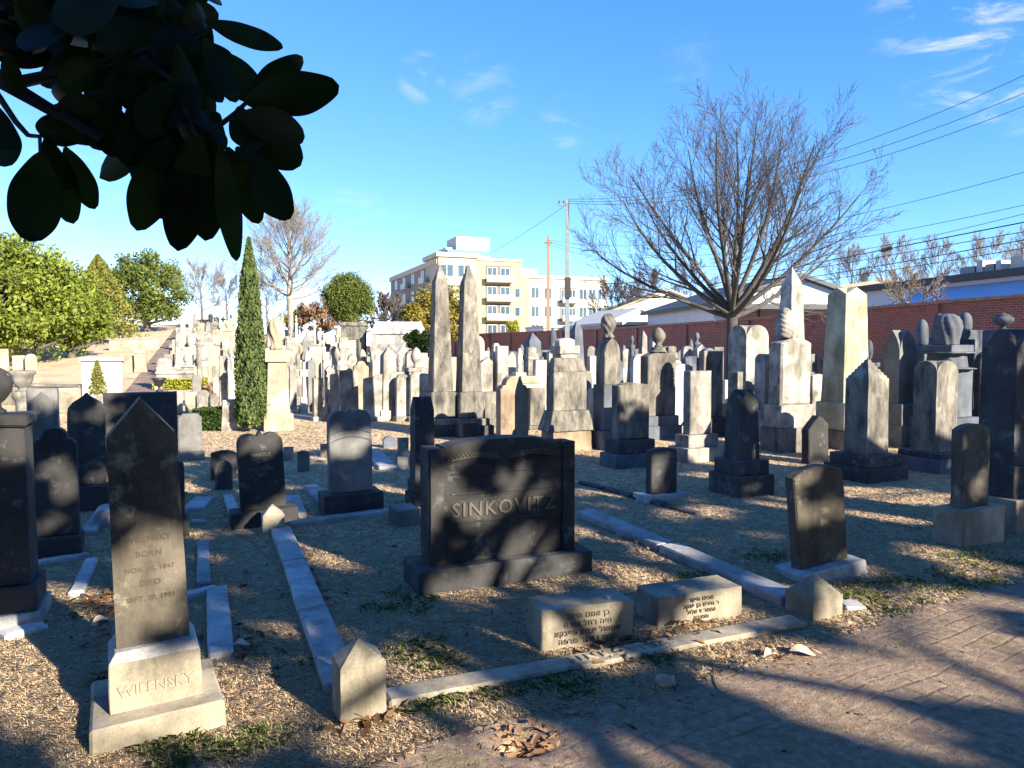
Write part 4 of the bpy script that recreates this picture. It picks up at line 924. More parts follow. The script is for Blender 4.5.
me = text_mesh('Ashford', .55, .004); me.transform(Matrix.Translation((4.9, -.03, 5.2)) @ Matrix.Rotation(R(90), 4, 'X')); me.materials.append(M['fascia'])
o = bpy.data.objects.new('sign_lettering', me); col.objects.link(o); o.parent = so
# long low building at right
lb = empty('long_warehouse', (19.9, 42, -.2), math.atan2(-10, 2.2), 'long blue-grey warehouse with a dark fascia and roof machinery, beyond the wall at right', 'building')
L_ = 20
bbox(lb, 'wall', 'corr', 0, L_, 0, 12, 0, 4.9); bbox(lb, 'roof', 'roofbrown', -.2, L_, .3, 12, 5.2, 5.3); bbox(lb, 'fascia', 'fascia', -.3, L_+.2, -.35, .3, 4.9, 5.22)
bm = bmesh.new(); v = [bm.verts.new(p) for p in ((4.6, -.02, 4.7), (L_, -.02, 4.75), (L_, -1.8, 3.75), (3.2, -1.8, 3.75), (3.2, -1.8, 3.62), (L_, -1.8, 3.62), (L_, -.02, 3.65), (4.6, -.02, 3.65))]
for q in ((0,1,2,3),(3,2,5,4),(4,5,6,7),(0,3,4,7),(1,6,5,2)): bm.faces.new([v[i] for i in q])
frombm('awning_roof', bm, M['roofblue'], lb)
for x in (6.4, 9.2, 12.6): bbox(lb, 'window_frame', 'frame', x, x+2.0, -.06, -.004, 2.3, 3.5); bbox(lb, 'window', 'glass', x+.1, x+1.9, -.09, -.062, 2.4, 3.4)
for i, (x, w, h, mt) in enumerate(((5.0, .9, .8, 'steel'), (6.0, .35, 1.2, 'wht'), (6.5, .5, .8, 'steel'), (7.1, .3, 1.0, 'wht'), (7.9, .7, 1.15, 'wht'), (8.7, .3, .8, 'steel'), (9.1, .35, 1.2, 'wht'))):
    bbox(lb, 'roof_unit', mt, x, x+w, 1.6, 3.0, 5.3, 5.3+h*.6)
bs = empty('brown_roof_hall', (20, 62, -.3), R(-2), 'wide hall with a low brown roof, behind the grey gabled storefront', 'building')
gabled(bs, 22, 20, 5.6, 1.6, 'wht', 'roofbrown')
hr = empty('house', (11.5, 92, -.3), R(5), 'distant building with a dark brown hipped roof, behind the left limbs of the bare tree', 'building')
gabled(hr, 16, 14, 5.8, 3.0, 'wht', 'roofbrown')

# ---------------------------------------------------------------- poles and cables
def pole(name, px, ytop, D, r0, r1, mat, label, extra=None):
    x = (px-512)/F*D; z = gz(x, D); top = zat(ytop, D)-z
    root = empty(name, (x, D, z), 0, label, 'utility pole')
    frombm('pole', s_lathe(2, 2, -.3, top, pr='trunkflare') if 0 else (lambda b: b)(s_hf(r0*2, r0*2, -.3, top, kind='dome', hs=.3, narrow=r1/r0, n=4)), M[mat], root)
    return root, top
p1, t1 = pole('steel_pole', 567, 197, 40, .13, .085, 'steel', 'tall slim grey steel pole standing inside the brick wall')
bbox(p1, 'bracket', 'steel', -.5, .1, -.05, .05, t1-.45, t1-.36); 
for s in (.0, .25): bbox(p1, 'insulator', 'iron', -.5+s, -.42+s, -.04, .04, t1-.36, t1-.2)
bbox(p1, 'meter_box', 'iron', -.17, .17, -.22, -.13, 4.2, 5.3)
p2, t2 = pole('wooden_pole', 548, 235, 62, .17, .11, 'wood', 'brown wooden utility pole standing beyond the wall, left of the steel pole')
bbox(p2, 'crossarm', 'wood', -.35, .35, -.08, .08, t2-.7, t2-.55)
for px, yt, D in ((592, 300, 70), (470, 262, 95)):
    pass
def cable(A_, Mid, B_, label, r=.014, box=None, group='overhead cables'):
    a = P(*A_); b = P(*B_); px, py = Mid
    # parameter where the plan line meets the image column of Mid
    best = min((abs((a.x+(b.x-a.x)*t)/(a.y+(b.y-a.y)*t)*F+512-px), t) for t in np.linspace(.01, .99, 400))[1]
    D = a.y+(b.y-a.y)*best; zt = zat(py, D); zl = a.z+(b.z-a.z)*best; s = (zl-zt)/(4*best*(1-best))
    pts = [(a+(b-a)*t)-Vector((0, 0, 4*s*t*(1-t))) for t in np.linspace(0, 1, 50)]
    V, Fc = tubes([(np.array([list(p) for p in pts]), np.full(50, r))], 3)
    root = rawmesh('power_cable', V-np.array([list(a)]), Fc, M['cable']); root.location = a
    tag(root, label, 'cable', group)
    return pts
cable((567, 199, 40), (865, 139), (1160, 8, 24), 'highest of the overhead cables, crossing the sky above the bare tree at right')
cable((567, 201, 40), (868, 150), (1160, 32, 24), 'second highest overhead cable, crossing the sky right of the bare tree')
cable((566, 203, 40), (872, 158), (1160, 48, 24), 'third highest overhead cable, crossing the sky right of the bare tree')
cable((548, 240, 62), (900, 204), (1160, 132, 24), 'single overhead cable halfway down the sky, meeting the right side of the tree crown')
cable((548, 242, 62), (890, 232), (1160, 172, 24), 'upper one of the lower bundle of overhead cables at right')
cable((548, 244, 62), (890, 244), (1160, 176, 24), 'second one of the lower bundle of overhead cables at right')
pts = cable((700, 287, 60), (900, 246), (1160, 196, 24), 'thick dark cable carrying a black splice case, in the lower bundle at right', .03)
cable((700, 289, 60), (900, 253), (1160, 208, 24), 'thin cable just beneath the one with the black splice case', .02)
cable((700, 292, 60), (905, 261), (1160, 214, 24), 'second lowest overhead cable above the warehouse roof', .025)
cable((700, 294, 60), (915, 266), (1160, 224, 24), 'lowest overhead cable above the warehouse roof', .02)
cable((400, 262, 110), (480, 258), (567, 204, 40), 'faint cable running left from the top of the steel pole', .012)
q = min(pts, key=lambda p: abs(p.x/p.y*F+512-887)); b_ = s_box(.55, .16, -.09, .09, bev=.03)
bo = frombm('splice_case', b_, M['iron']); bo.location = q; bo.rotation_euler = (0, R(-14), R(-30)); tag(bo, 'small black splice case hanging on a cable right of the tree', 'splice case')
for o in bpy.data.objects:
    pass

# ---------------------------------------------------------------- trees
def grow(base, d0, L, r, lvl, out, P_):
    n = P_['seg'][lvl]; pts = [np.array(base, float)]; d = np.array(d0, float); d /= np.linalg.norm(d); dirs = [d]
    for i in range(n):
        d = d+rng.normal(size=3)*P_['wig'][lvl]+np.array([0, 0, P_['up'][lvl]])/n; d /= np.linalg.norm(d)
        pts.append(pts[-1]+d*L/n); dirs.append(d)
    tt = np.linspace(0, 1, n+1); rad = r*(1-tt*.82)+.0
    out.append((np.array(pts), np.maximum(rad, P_['rmin'])))
    if lvl+1 < len(P_['seg']):
        m = P_['kids'][lvl]
        for j in range(m):
            t = P_['t0'][lvl]+(1-P_['t0'][lvl])*(j+rng.random())/m; t = min(t, .98); i = int(t*n); f = t*n-i
            p = pts[i]*(1-f)+pts[min(i+1, n)]*f; dd = dirs[i]
            e = np.cross(dd, rng.normal(size=3)); e /= np.linalg.norm(e)+1e-9
            a = math.radians(rng.uniform(*P_['ang'][lvl])); nd = dd*math.cos(a)+e*math.sin(a)
            grow(p, nd, L*P_['len'][lvl]*(1.15-.55*t)*rng.uniform(.7, 1.2), r*(1-t*.8)*P_['rr'][lvl], lvl+1, out, P_)
def bare_tree(loc, H, W, fork, r, nl, P_, label, mat='twig', tm='bark', name='bare_tree', group=None, elev=(12, 80), leader=False):
    root = empty(name, loc, 0, label, 'tree', group)
    tr = [(np.array([[0,0,-.2],[.01,.02,fork*.25],[0.02,0,fork*.6],[.0,0,fork*1.02]]), np.array([r*1.5, r*1.08, r*.95, r]))]
    out = []; big = []
    if leader:
        zs = np.linspace(fork, H*.93, 9); tr.append((np.array([[math.sin(z*1.3)*.06, math.cos(z*1.1)*.05-.05, z] for z in zs]), np.linspace(r*.95, r*.12, 9)))
        for i in range(nl):
            q = (i+.5)/nl; z = fork+(H*.86-fork)*q; az = i*2.399+rng.random()*.6; el = math.radians(8+58*q)
            L = max(.12*H, W/2*math.sqrt(max(.05, 1-(2*(q-.38)/1.35)**2)))*rng.uniform(.85, 1.1)
            tmp = []; grow((0, 0, z), (math.cos(az)*math.cos(el), math.sin(az)*math.cos(el), math.sin(el)), L, r*(.42-.25*q), 0, tmp, P_)
            big.append(tmp[0]); out += tmp[1:]
    for i in range(0 if leader else nl):
        az = i*2.399+rng.random()*.5; q = (i+.5)/nl; el = math.radians(elev[0]+(elev[1]-elev[0])*q**1.15)
        L = 1/math.sqrt((math.cos(el)/(W/2))**2+(math.sin(el)/(H-fork))**2)
        tmp = []
        grow((0, 0, fork*(.86+.14*q)), (math.cos(az)*math.cos(el), math.sin(az)*math.cos(el), math.sin(el)), L, r*.52, 0, tmp, P_)
        big.append(tmp[0]); out += tmp[1:]
    V, Fc = tubes(tr, 12); rawmesh('trunk', V, Fc, M[tm], root, smooth=True)
    V, Fc = tubes(big, 7); rawmesh('limbs', V, Fc, M[tm], root, smooth=True)
    V, Fc = tubes(out, 4); rawmesh('crown', V, Fc, M[mat], root)
    return root
PB = dict(seg=[9, 7, 5, 4], wig=[.035, .05, .07, .10], up=[.6, .5, .4, .3], kids=[13, 9, 5], t0=[.25, .2, .15], ang=[(22, 48), (22, 48), (25, 50)], len=[.46, .48, .5], rr=[.5, .5, .6], rmin=.0065)
rng = np.random.default_rng(5)
x = (731-512)/F*25
bare_tree((x, 25, gz(x, 25)), 9.0, 10.8, 3.0, .19, 17, dict(PB, kids=[12, 8, 5], rmin=.0055), 'large leafless tree with a wide fan of fine branches, in front of the brick wall', tm='greybark')
PS = dict(PB, seg=[7, 5, 4], kids=[14, 9], rmin=.02, wig=[.06, .09, .12])
def far_bare(px, D, yt, W, fork, r, label, mat='twig', tm='bark', nl=11, rmin=.02, name='bare_tree', el=(10, 80), leader=True):
    x = (px-512)/F*D; z = gz(x, D); return bare_tree((x, D, z), zat(yt, D)-z, W, fork, r, nl, dict(PS, rmin=rmin), label, mat, tm, name, elev=el, leader=leader)
rng = np.random.default_rng(8)
r_ = far_bare(291, 62, 221, 9.6, 3.6, .24, 'big pale leafless tree behind the cypress on the hill', 'barkpale', 'barkpale', 34, .011, el=(-4, 82))
far_bare(203, 78, 277, 7, 1.4, .13, 'small grey leafless tree on the hilltop left of the cypress', 'barkpale', 'bark', 12, .014)
far_bare(228, 84, 283, 6, 1.6, .12, 'small brownish leafless tree on the hilltop just left of the cypress', 'twig', 'bark', 10, .014)
far_bare(268, 88, 283, 7, 1.6, .14, 'thin leafless tree between the cypress and the big pale tree', 'twig', 'bark', 10, .014)
far_bare(909, 30, 283, 3.6, 1.9, .07, 'small spreading leafless tree against the blue-grey warehouse wall', 'barkpale', 'bark', 9, .012)
for i, (px, D, yt, W) in enumerate(((892, 120, 243, 14), (935, 125, 240, 13), (985, 118, 237, 14), (1030, 100, 238, 13), (850, 125, 250, 12))):
    far_bare(px, D, yt, W, 2.5, .25, ['tan leafless tree above the warehouse roof, leftmost of those beside the hall roof', 'tan leafless tree above the warehouse roof, behind the white roof boxes', 'tan leafless tree above the warehouse roof, right of the white roof boxes', 'tan leafless tree at the right edge above the warehouse roof', 'tan leafless tree peeping over the brown hall roof'][i], 'barkpale', 'barkpale', 16, .028)
for i, (px, D, yt, W) in enumerate(((612, 110, 283, 9), (648, 105, 276, 11), (690, 115, 268, 12), (628, 95, 292, 7), (386, 60, 300, 4), (345, 95, 283, 9), (396, 70, 295, 4))):
    far_bare(px, D, yt, W, 2, .2, ['leafless tree at the right end of the apartment block', 'leafless tree beyond the wall, second right of the apartment block', 'leafless tree beyond the wall directly behind the big bare tree', 'low leafless tree beyond the open-fronted shed', 'small reddish leafless tree left of the apartment block', 'leafless tree behind the round evergreen on the hill', 'reddish leafless bush in front of the apartment left wing'][i], 'twig', 'bark', 11, .03)
def crownpts(n, radii, clumps, cs, shell=.55):
    """leaf centres in clumps inside an ellipsoid; returns points, tone"""
    c = rng.normal(size=(clumps, 3)); c /= np.linalg.norm(c, axis=1)[:, None]; c *= (shell+(1-shell)*rng.random(clumps))[:, None]
    c *= np.array(radii)
    idx = rng.integers(0, clumps, n); o = rng.normal(size=(n, 3)); o /= np.linalg.norm(o, axis=1)[:, None]; o *= (rng.random(n)**.45)[:, None]*cs*(.6+.8*rng.random(clumps))[idx][:, None]
    ct = rng.random(clumps); return c[idx]+o*np.array([1, 1, .75]), np.clip(ct[idx]*.7+.4*rng.random(n)-.05, 0, 1)
def evergreen(px, D, yt, yb, wpx, label, mat, n=9000, size=.22, name='evergreen_tree', cs=.8, clumps=90, shape='oval', group=None, cat='tree'):
    x = (px-512)/F*D; z = gz(x, D); top = zat(yt, D)-z; bot = max(.1, zat(yb, D)-z); W = wpx*D/F; H = top-bot
    root = empty(name, (x, D, z), 0, label, cat, group)
    out = [(np.array([[0,0,-.2],[0,0,bot+H*.35],[.05,0,bot+H*.8]]), np.array([W*.035+.05, W*.03+.03, .03]))]
    for i in range(10):
        a = i*2.4; zz = bot+H*(.1+.06*i); out.append((np.array([[0,0,zz*.8],[math.cos(a)*W*.2, math.sin(a)*W*.2, zz+H*.03],[math.cos(a)*W*.36, math.sin(a)*W*.36, zz+H*.1]]), np.array([W*.014+.02, W*.01+.01, .01])))
    V, Fc = tubes(out, 6); rawmesh('trunk', V, Fc, M['bark'], root)
    if shape == 'cone':
        t = rng.random(n)**.8; rr = (W/2)*(1-t)**.8*(.55+.5*rng.random(n)); a = rng.random(n)*6.283
        lump = 1+.18*np.sin(a*5+t*20)+.12*np.sin(a*9-t*31)
        C = np.stack([np.cos(a)*rr*lump, np.sin(a)*rr*lump, bot+t*H], 1); tn = np.clip((lump-.8)*1.6+.35*rng.random(n), 0, 1)
    elif shape == 'column':
        t = rng.random(n); prof = np.interp(t, [0, .05, .3, .6, .85, 1], [.7, 1, .95, .72, .4, .05]); a = rng.random(n)*6.283
        lump = 1+.10*np.sin(a*4+t*17)+.10*np.sin(a*7-t*43)
        rr = W/2*prof*(.7+.32*rng.random(n))*lump; C = np.stack([np.cos(a)*rr, np.sin(a)*rr, bot+t*H], 1); tn = np.clip((lump-.85)*2+.4*rng.random(n), 0, 1)
    else:
        C, tn = crownpts(n, (W/2-cs*.5, W/2-cs*.5, H/2-cs*.4), clumps, cs); C[:, 2] += bot+H/2
        C = C[C[:, 2] > bot*.6]; tn = tn[:len(C)]
    leafquads(C, size, .5, .3 if shape != 'column' else 1.6, tn, 'crown', M[mat], root)
    return root
rng = np.random.default_rng(3)
evergreen(15, 36, 232, 366, 150, 'big yellow-green magnolia at far left on the lawn', 'magfar', 26000, .22, 'magnolia_tree', .85, 150)
evergreen(-95, 38, 225, 366, 170, 'yellow-green magnolia cut off by the left edge', 'magfar', 14000, .24, 'magnolia_tree', .9, 120)
evergreen(72, 40, 270, 365, 90, 'lower bushy magnolia right of the big one on the lawn', 'magfar', 15000, .2, 'magnolia_tree', .7, 100)
evergreen(101, 50, 255, 338, 72, 'golden-green cone-shaped conifer between the magnolias and the darker tree', 'gold', 14000, .2, 'conifer_tree', shape='cone')
evergreen(148, 64, 249, 332, 88, 'mid-green broad tree at the left end of the hilltop', 'mid', 14000, .28, 'evergreen_tree', .9, 90)
evergreen(251, 14.3, 238, 431, 31, 'tall narrow cypress standing alone at left centre', 'cyp', 15000, .07, 'cypress_tree', shape='column')
evergreen(350, 55, 271, 328, 54, 'rounded dark evergreen on the hill above the mausoleum', 'mid', 22000, .16, 'evergreen_tree', .55, 260)
evergreen(440, 60, 282, 345, 66, 'yellowish evergreen tree behind the twin obelisks', 'olive', 12000, .26, 'evergreen_tree', .7, 70)
evergreen(415, 58, 300, 345, 26, 'smaller dark yellowish evergreen left of the twin obelisks', 'olive', 5000, .24, 'evergreen_tree', .5, 40)
evergreen(421, 34, 328, 354, 36, 'dark holly bush left of the twin obelisks', 'holly', 6000, .12, 'holly_bush', .3, 40, cat='bush')
evergreen(322, 66, 298, 334, 54, 'russet-leaved bush beside the trunk of the big pale tree', 'russet', 6000, .2, 'russet_bush', .5, 40, cat='bush')
evergreen(298, 70, 306, 329, 34, 'greenish bush left of the trunk of the big pale tree', 'olive', 4000, .2, 'evergreen_bush', .4, 30, cat='bush')
evergreen(513, 60, 318, 336, 14, 'small yellow-leaved shrub beyond the wall right of the twin obelisks', 'lime', 2500, .14, 'yellow_shrub', .3, 20, cat='bush')
evergreen(97, 17.5, 361, 394, 17, 'small scraggly golden conifer in front of the white block tomb', 'gold', 1100, .08, 'small_conifer', shape='cone')
evergreen(209, 22, 383, 395, 14, 'small russet shrub on the slope left of the cypress', 'russet', 1500, .1, 'russet_shrub', .2, 20, cat='bush')
evergreen(200, 21, 387, 398, 10, 'small lime shrub beside the russet shrub on the slope', 'lime', 1200, .08, 'lime_shrub', .2, 20, cat='bush')
def hedge(px0, px1, D, h, t, label, mat, n=5000, size=.08):
    x0, x1 = (px0-512)/F*D, (px1-512)/F*D; z = gz((x0+x1)/2, D)
    root = empty('clipped_hedge', ((x0+x1)/2, D, z), 0, label, 'hedge', None); W = x1-x0
    C = (rng.random((n, 3))-.5)*np.array([W, t, 0])+np.array([0, 0, 1])*(rng.random((n, 1))*h); 
    leafquads(C, size, .6, .2, None, 'foliage', M[mat], root)
    V, Fc = tubes([(np.array([[a, 0, -.1], [a+.05, 0, h*.5], [a+.1, .05, h*.9]]), np.array([.02, .015, .01])) for a in np.linspace(-W*.4, W*.4, 5)], 4)
    rawmesh('stems', V, Fc, M['bark'], root)
hedge(196, 227, 14.6, .42, .7, 'dark clipped low hedge left of the cypress foot', 'holly', 9000, .05)
hedge(157, 208, 27, .38, .8, 'long lime-green clipped hedge on the hillside left of the cypress', 'lime', 6000, .09)
hedge(183, 200, 37, .45, .8, 'short lime-green hedge higher on the hillside', 'lime', 3000, .1)
hedge(54, 70, 19, .15, .5, 'patch of bright green ground plant near the little conifer', 'lime', 2500, .06)

# ---------------------------------------------------------------- shading magnolias (off frame right; those behind added to cut sky light) and the near branch
def uvof(p): p = Vector(p); return p.dot(E1), p.dot(E2)
holes = []
def hole(px, py, r, D=None, ru=1.0):
    p = ground(px, py) if D is None else P(px, py, D)
    u, v = uvof(p); holes.append((u, v, r*ru, r))
hole(25, 690, .22); hole(5, 655, .16); hole(60, 712, .12); hole(80, 600, .14); hole(60, 640, .1)
hole(250, 700, .11); hole(300, 716, .12); hole(200, 725, .1); hole(240, 612, .07); hole(275, 625, .06)
hole(490, 640, .10); hole(400, 652, .13); hole(440, 665, .12); hole(560, 575, .06); hole(330, 560, .08); hole(640, 575, .1)
hole(158, 425, .05, 3.3); hole(180, 428, .035, 3.3); hole(122, 560, .05, 3.3); hole(135, 612, .06, 3.3); hole(118, 590, .05, 3.3); hole(150, 695, .09, 3.15); hole(185, 715, .08, 3.0); hole(110, 742, .06, 3.0); hole(130, 685, .06, 3.15)
hole(549, 465, .055, 4.95); hole(554, 484, .05, 4.95); hole(490, 503, .06, 4.95); hole(505, 508, .04, 4.95); hole(560, 535, .09, 5.0); hole(545, 552, .06, 5.0); hole(440, 588, .07, 4.95); hole(483, 580, .07, 4.95); hole(540, 572, .06, 5.0); hole(429, 478, .03, 4.95)
hole(52, 472, .05, 5.8); hole(70, 486, .03, 5.8); hole(45, 400, .08, 8); hole(362, 690, .13, 3.25); hole(358, 712, .13, 3.25); hole(370, 668, .08, 3.25)
hole(560, 640, .09, 4.05); hole(585, 625, .07, 4.05); hole(725, 608, .1, 4.5); hole(690, 615, .07, 4.4); hole(820, 605, .07, 4.5)
for px, py, r in ((800, 690, .2), (760, 660, .12), (860, 670, .16), (930, 650, .14), (980, 640, .12), (900, 625, .10), (560, 755, .12), (650, 750, .1), (840, 720, .12), (1000, 690, .1), (440, 690, .09), (610, 668, .08), (720, 640, .08), (100, 755, .1)): hole(px, py, r)
for px, py, r in ((870, 500, .14), (930, 494, .12), (880, 517, .12), (980, 600, .10), (840, 566, .06), (985, 497, .08)): hole(px, py, r)
hole(990, 455, .07, 6.3); hole(1010, 440, .06, 6.5)
def vtop(u): return float(np.interp(u, [-4, 0, 4, 5, 6, 7, 8, 8.8, 9.4, 10.4, 11.5, 14], [4.9, 4.8, 4.35, 4.15, 4.0, 3.7, 3.3, 2.7, 1.7, 1.45, 1.4, 1.3]))
def shaded(p):
    """True where a leaf may stand: inside the shade, off the lit openings"""
    u, v = p.dot(E1), p.dot(E2)
    nz = noise.noise(Vector((u*1.1, v*2.2, 3.)))*.35+noise.noise(Vector((u*3.5, v*6, 7.)))*.22
    if v > vtop(u)+nz*.6: return False
    n2 = noise.noise(Vector((u*1.3+9, v*3.0, 1.)))+.6*noise.noise(Vector((u*3.2, v*7.0, 11.)))
    if n2 > .22: return False
    return not any(((u-a)/(ru+.085))**2+((v-b)/(rv+.085))**2 < 1 for a, b, ru, rv in holes)
def canopy(rootloc, n, ur, label, seed):
    g = np.random.default_rng(seed); root = empty('magnolia_tree', rootloc, 0, label, 'tree', None)
    pts = []; tries = 0; O = Vector(rootloc)
    e1, e2, sv = np.array(E1), np.array(E2), np.array(SV)
    while len(pts) < n and tries < 60:
        tries += 1
        m = 30000; u = g.uniform(*ur, m); v = g.uniform(-2.2, 5.4, m); z = g.uniform(4.3, 9.5, m); t = (z-e2[2]*v)/sv[2]
        p = u[:, None]*e1+v[:, None]*e2+t[:, None]*sv
        ok = (t > 2) & ((np.abs(p[:, 0]) > p[:, 1]*.82+1.2) | (p[:, 1] < -.3))
        for i in np.nonzero(ok)[0]:
            if not shaded(Vector(p[i])): continue
            pts.append(p[i]-np.array(O))
            if len(pts) >= n: break
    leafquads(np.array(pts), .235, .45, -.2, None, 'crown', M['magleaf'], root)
    C = np.array(pts); out = [(np.array([[0,0,-.3],[.05,.1,2.2],[.1,.05,5]]), np.array([.30,.22,.16]))]
    for i in range(34):
        q = C[g.integers(0, len(C))]; s = np.array([.05, .05, 2.6+3*g.random()])
        out.append((np.array([s, s*.5+q*.5+np.array([0,0,.5]), q]), np.array([.07, .04, .012])))
    V, Fc = tubes(out, 6); rawmesh('trunk', V, Fc, M['bark'], root)
canopy((7.6, -3.6, 0), 52000, (-4, 6.2), 'broad magnolia just outside the frame at right rear whose crown shades the front plots', 21)
canopy((14.5, 1.6, 0), 38000, (6.2, 14.5), 'second magnolia outside the frame at far right, shading the dark pillars', 22)
def sky_block_tree(loc, rad, H, n, label, seed):  # added out of view to hold sky light off the stone fronts
    """added unseen evergreen behind the camera, a foliage wall dimming the stone fronts; leaves kept off the sun openings"""
    g = np.random.default_rng(seed); root = empty('magnolia_tree', loc, 0, label, 'tree', None); pts = []
    while len(pts) < n:
        t = g.random(); a = g.random()*6.283; rr = rad*math.sqrt(max(0, 1-t**2.2))*(.6+.4*g.random()); p = Vector((loc[0]+rr*math.cos(a), loc[1]+rr*math.sin(a), .3+t*H))
        if (p.y > -1.0 and abs(p.x) < 3.4+max(0, p.y)) or not shaded(p): continue
        pts.append(np.array(p)-np.array(loc))
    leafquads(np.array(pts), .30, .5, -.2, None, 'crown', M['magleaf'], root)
    V, Fc = tubes([(np.array([[0,0,-.3],[.05,.1,2.2],[.1,.05,H*.8]]), np.array([.32,.24,.08]))], 8); rawmesh('trunk', V, Fc, M['bark'], root)
sky_block_tree((-5.5, -7, 0), 4.6, 9, 9000, 'dense magnolia behind the camera to the left, foliage down to the ground', 31)
sky_block_tree((2.5, -8.5, 0), 4.8, 8, 9000, 'dense magnolia straight behind the camera, foliage down to the ground', 32)
sky_block_tree((10.5, -8.5, 0), 4.8, 7, 9000, 'dense magnolia behind the camera to the right, foliage down to the ground', 33)
PT = dict(PB, rmin=.012)
bare_tree((19, 5.5, 0), 9, 9, 2.2, .2, 11, dict(PT, kids=[8, 5, 3]), 'leafless tree outside the frame at right that throws branch shadows on the tall pillars')

# near magnolia: trunk left of the camera, branch hanging into the upper left
def leafmesh(bm, base, tip, width, fold=.25, curl=.12, roll=0.0, N=10):
    base, tip = Vector(base), Vector(tip); d = tip-base; L = d.length; d.normalize()
    view = (base+tip)/2-Vector((0, 0, CAMH)); view.normalize()
    s = d.cross(view).normalized(); s = (Matrix.Rotation(roll, 3, d) @ s); nn = s.cross(d)
    rows = []
    for i in range(N+1):
        t = i/N; w = width/2*(1+.022*math.sin(t*13+L*99))*(math.sin(math.pi*min(1, t*.95+.02)**1.12)**.70)*(1 if t < .97 else .5)
        if i in (0,): w = .003
        if i == N: w = .001
        c = base+d*L*t+nn*curl*L*(t-t*t)*(-2)
        rows.append([bm.verts.new(c-s*w+nn*abs(w)*fold), bm.verts.new(c-s*w*.5+nn*abs(w)*fold*.4), bm.verts.new(c), bm.verts.new(c+s*w*.5+nn*abs(w)*fold*.4), bm.verts.new(c+s*w+nn*abs(w)*fold)])
    for a, b in zip(rows, rows[1:]):
        for j in range(4): bm.faces.new((a[j], a[j+1], b[j+1], b[j]))
zs_ = 350/1024
def Z2(zx, zy, D): return P(zx*zs_, zy*zs_, D)
LV = [(600,60,828,140,62,1.35),(715,300,992,250,120,1.3),(720,292,885,165,80,1.4),(690,340,892,400,105,1.3),(700,330,880,485,140,1.38),(690,430,850,640,118,1.34),(665,430,757,655,92,1.3),(645,420,692,764,72,1.25),
 (585,400,520,735,135,1.28),(620,400,600,705,120,1.36),(500,400,400,675,118,1.32),(540,400,470,640,120,1.4),(460,380,415,550,95,1.4),(420,300,380,490,105,1.35),(560,420,560,600,120,1.42),(118,445,90,708,140,1.3),(135,400,215,655,100,1.36),(190,430,278,612,78,1.4),
 (-10,310,15,488,90,1.3),(20,150,45,285,55,1.3),(200,330,160,425,120,1.45),(150,340,300,330,110,1.4),(600,110,690,300,72,1.35),(520,130,575,335,72,1.33),(560,170,650,300,60,1.45),(640,230,700,262,30,1.4),(700,310,745,440,100,1.42),
 (330,300,330,460,110,1.38),(300,300,290,440,90,1.42),(240,270,150,270,70,1.4),(480,250,350,300,100,1.4),(500,240,420,400,110,1.36),(450,200,330,210,100,1.44),(300,180,180,260,90,1.36),(260,160,120,250,80,1.42),(560,330,480,480,110,1.44),(430,380,520,560,100,1.48),(640,330,560,480,90,1.46),
 (520,60,640,40,90,1.4),(480,40,590,100,90,1.45),(620,440,640,600,90,1.45),(740,360,800,500,110,1.46)]
root = empty('magnolia_tree', (-3.2, -1.2, 0), 0, 'dark magnolia whose glossy-leaved branch hangs into the upper left corner', 'tree')
bm = bmesh.new(); rnd = random.Random(4)
for x0, y0, x1, y1, w, D in LV:
    leafmesh(bm, Z2(x0, y0, D), Z2(x1, y1, D+rnd.uniform(-.08, .08)), w*1.0*zs_/F*D, rnd.uniform(.05, .35), rnd.uniform(-.12, .12), rnd.uniform(-.35, .35), 26)
for i in range(230):                                                   # dense mass above
    zx = rnd.uniform(-260, 600); zy = rnd.uniform(-330, 175 if zx > 80 else 130)
    if zx > 330: zy = min(zy, 140-(zx-330)*.25)
    D = rnd.uniform(1.3, 2.1); a = rnd.uniform(.1, 3.0); L = rnd.uniform(150, 250)
    x1, y1 = zx+L*math.cos(a), zy+L*math.sin(a)*.7
    if y1 > 190 and (x1 < 110 or x1 > 420): y1 = 150
    if x1 > 610: x1 = 600
    leafmesh(bm, Z2(zx, zy, D), Z2(x1, y1, D+rnd.uniform(-.2, .2)), rnd.uniform(75, 115)*zs_/F*D, rnd.uniform(.05, .4), rnd.uniform(-.15, .15), rnd.uniform(-.9, .9))
for i in range(34):
    zx = rnd.uniform(240, 690); zy = rnd.uniform(90, 400 if zx < 560 else 330); D = rnd.uniform(1.38, 1.6); a = rnd.uniform(.9, 2.4); L = rnd.uniform(130, 190)
    if zx < 330 and zy > 280: continue
    leafmesh(bm, Z2(zx, zy, D), Z2(zx+L*math.cos(a), zy+L*math.sin(a), D+rnd.uniform(-.1, .1)), rnd.uniform(70, 100)*zs_/F*D, .2, rnd.uniform(-.1, .1), rnd.uniform(-.9, .9))
for i in range(1300):                                                   # crown overhead, above and beside the frame
    p = Vector((rnd.uniform(-5.5, .6), rnd.uniform(-3.4, -.2), rnd.uniform(2.2, 5.2)))
    if p.y > 0 and 384-F*(((p.z-CAMH)*CP+p.y*SP)/max(.05, p.y*CP-(p.z-CAMH)*SP)) > -60: continue
    a = Vector((rnd.gauss(0, 1), rnd.gauss(0, 1), rnd.gauss(-.3, .6))).normalized()*.2
    leafmesh(bm, p, p+a, .09, .2, .05, rnd.uniform(-1.2, 1.2))
bmesh.ops.translate(bm, verts=bm.verts, vec=(3.2, 1.2, 0))
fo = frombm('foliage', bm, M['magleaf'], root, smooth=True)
at = fo.data.attributes.new('tone', 'FLOAT', 'FACE'); nf = len(fo.data.polygons); at.data.foreach_set('value', np.repeat(rng.random(nf//72+1), 72)[:nf].astype(np.float32))
O3 = np.array([-3.2, -1.2, 0])
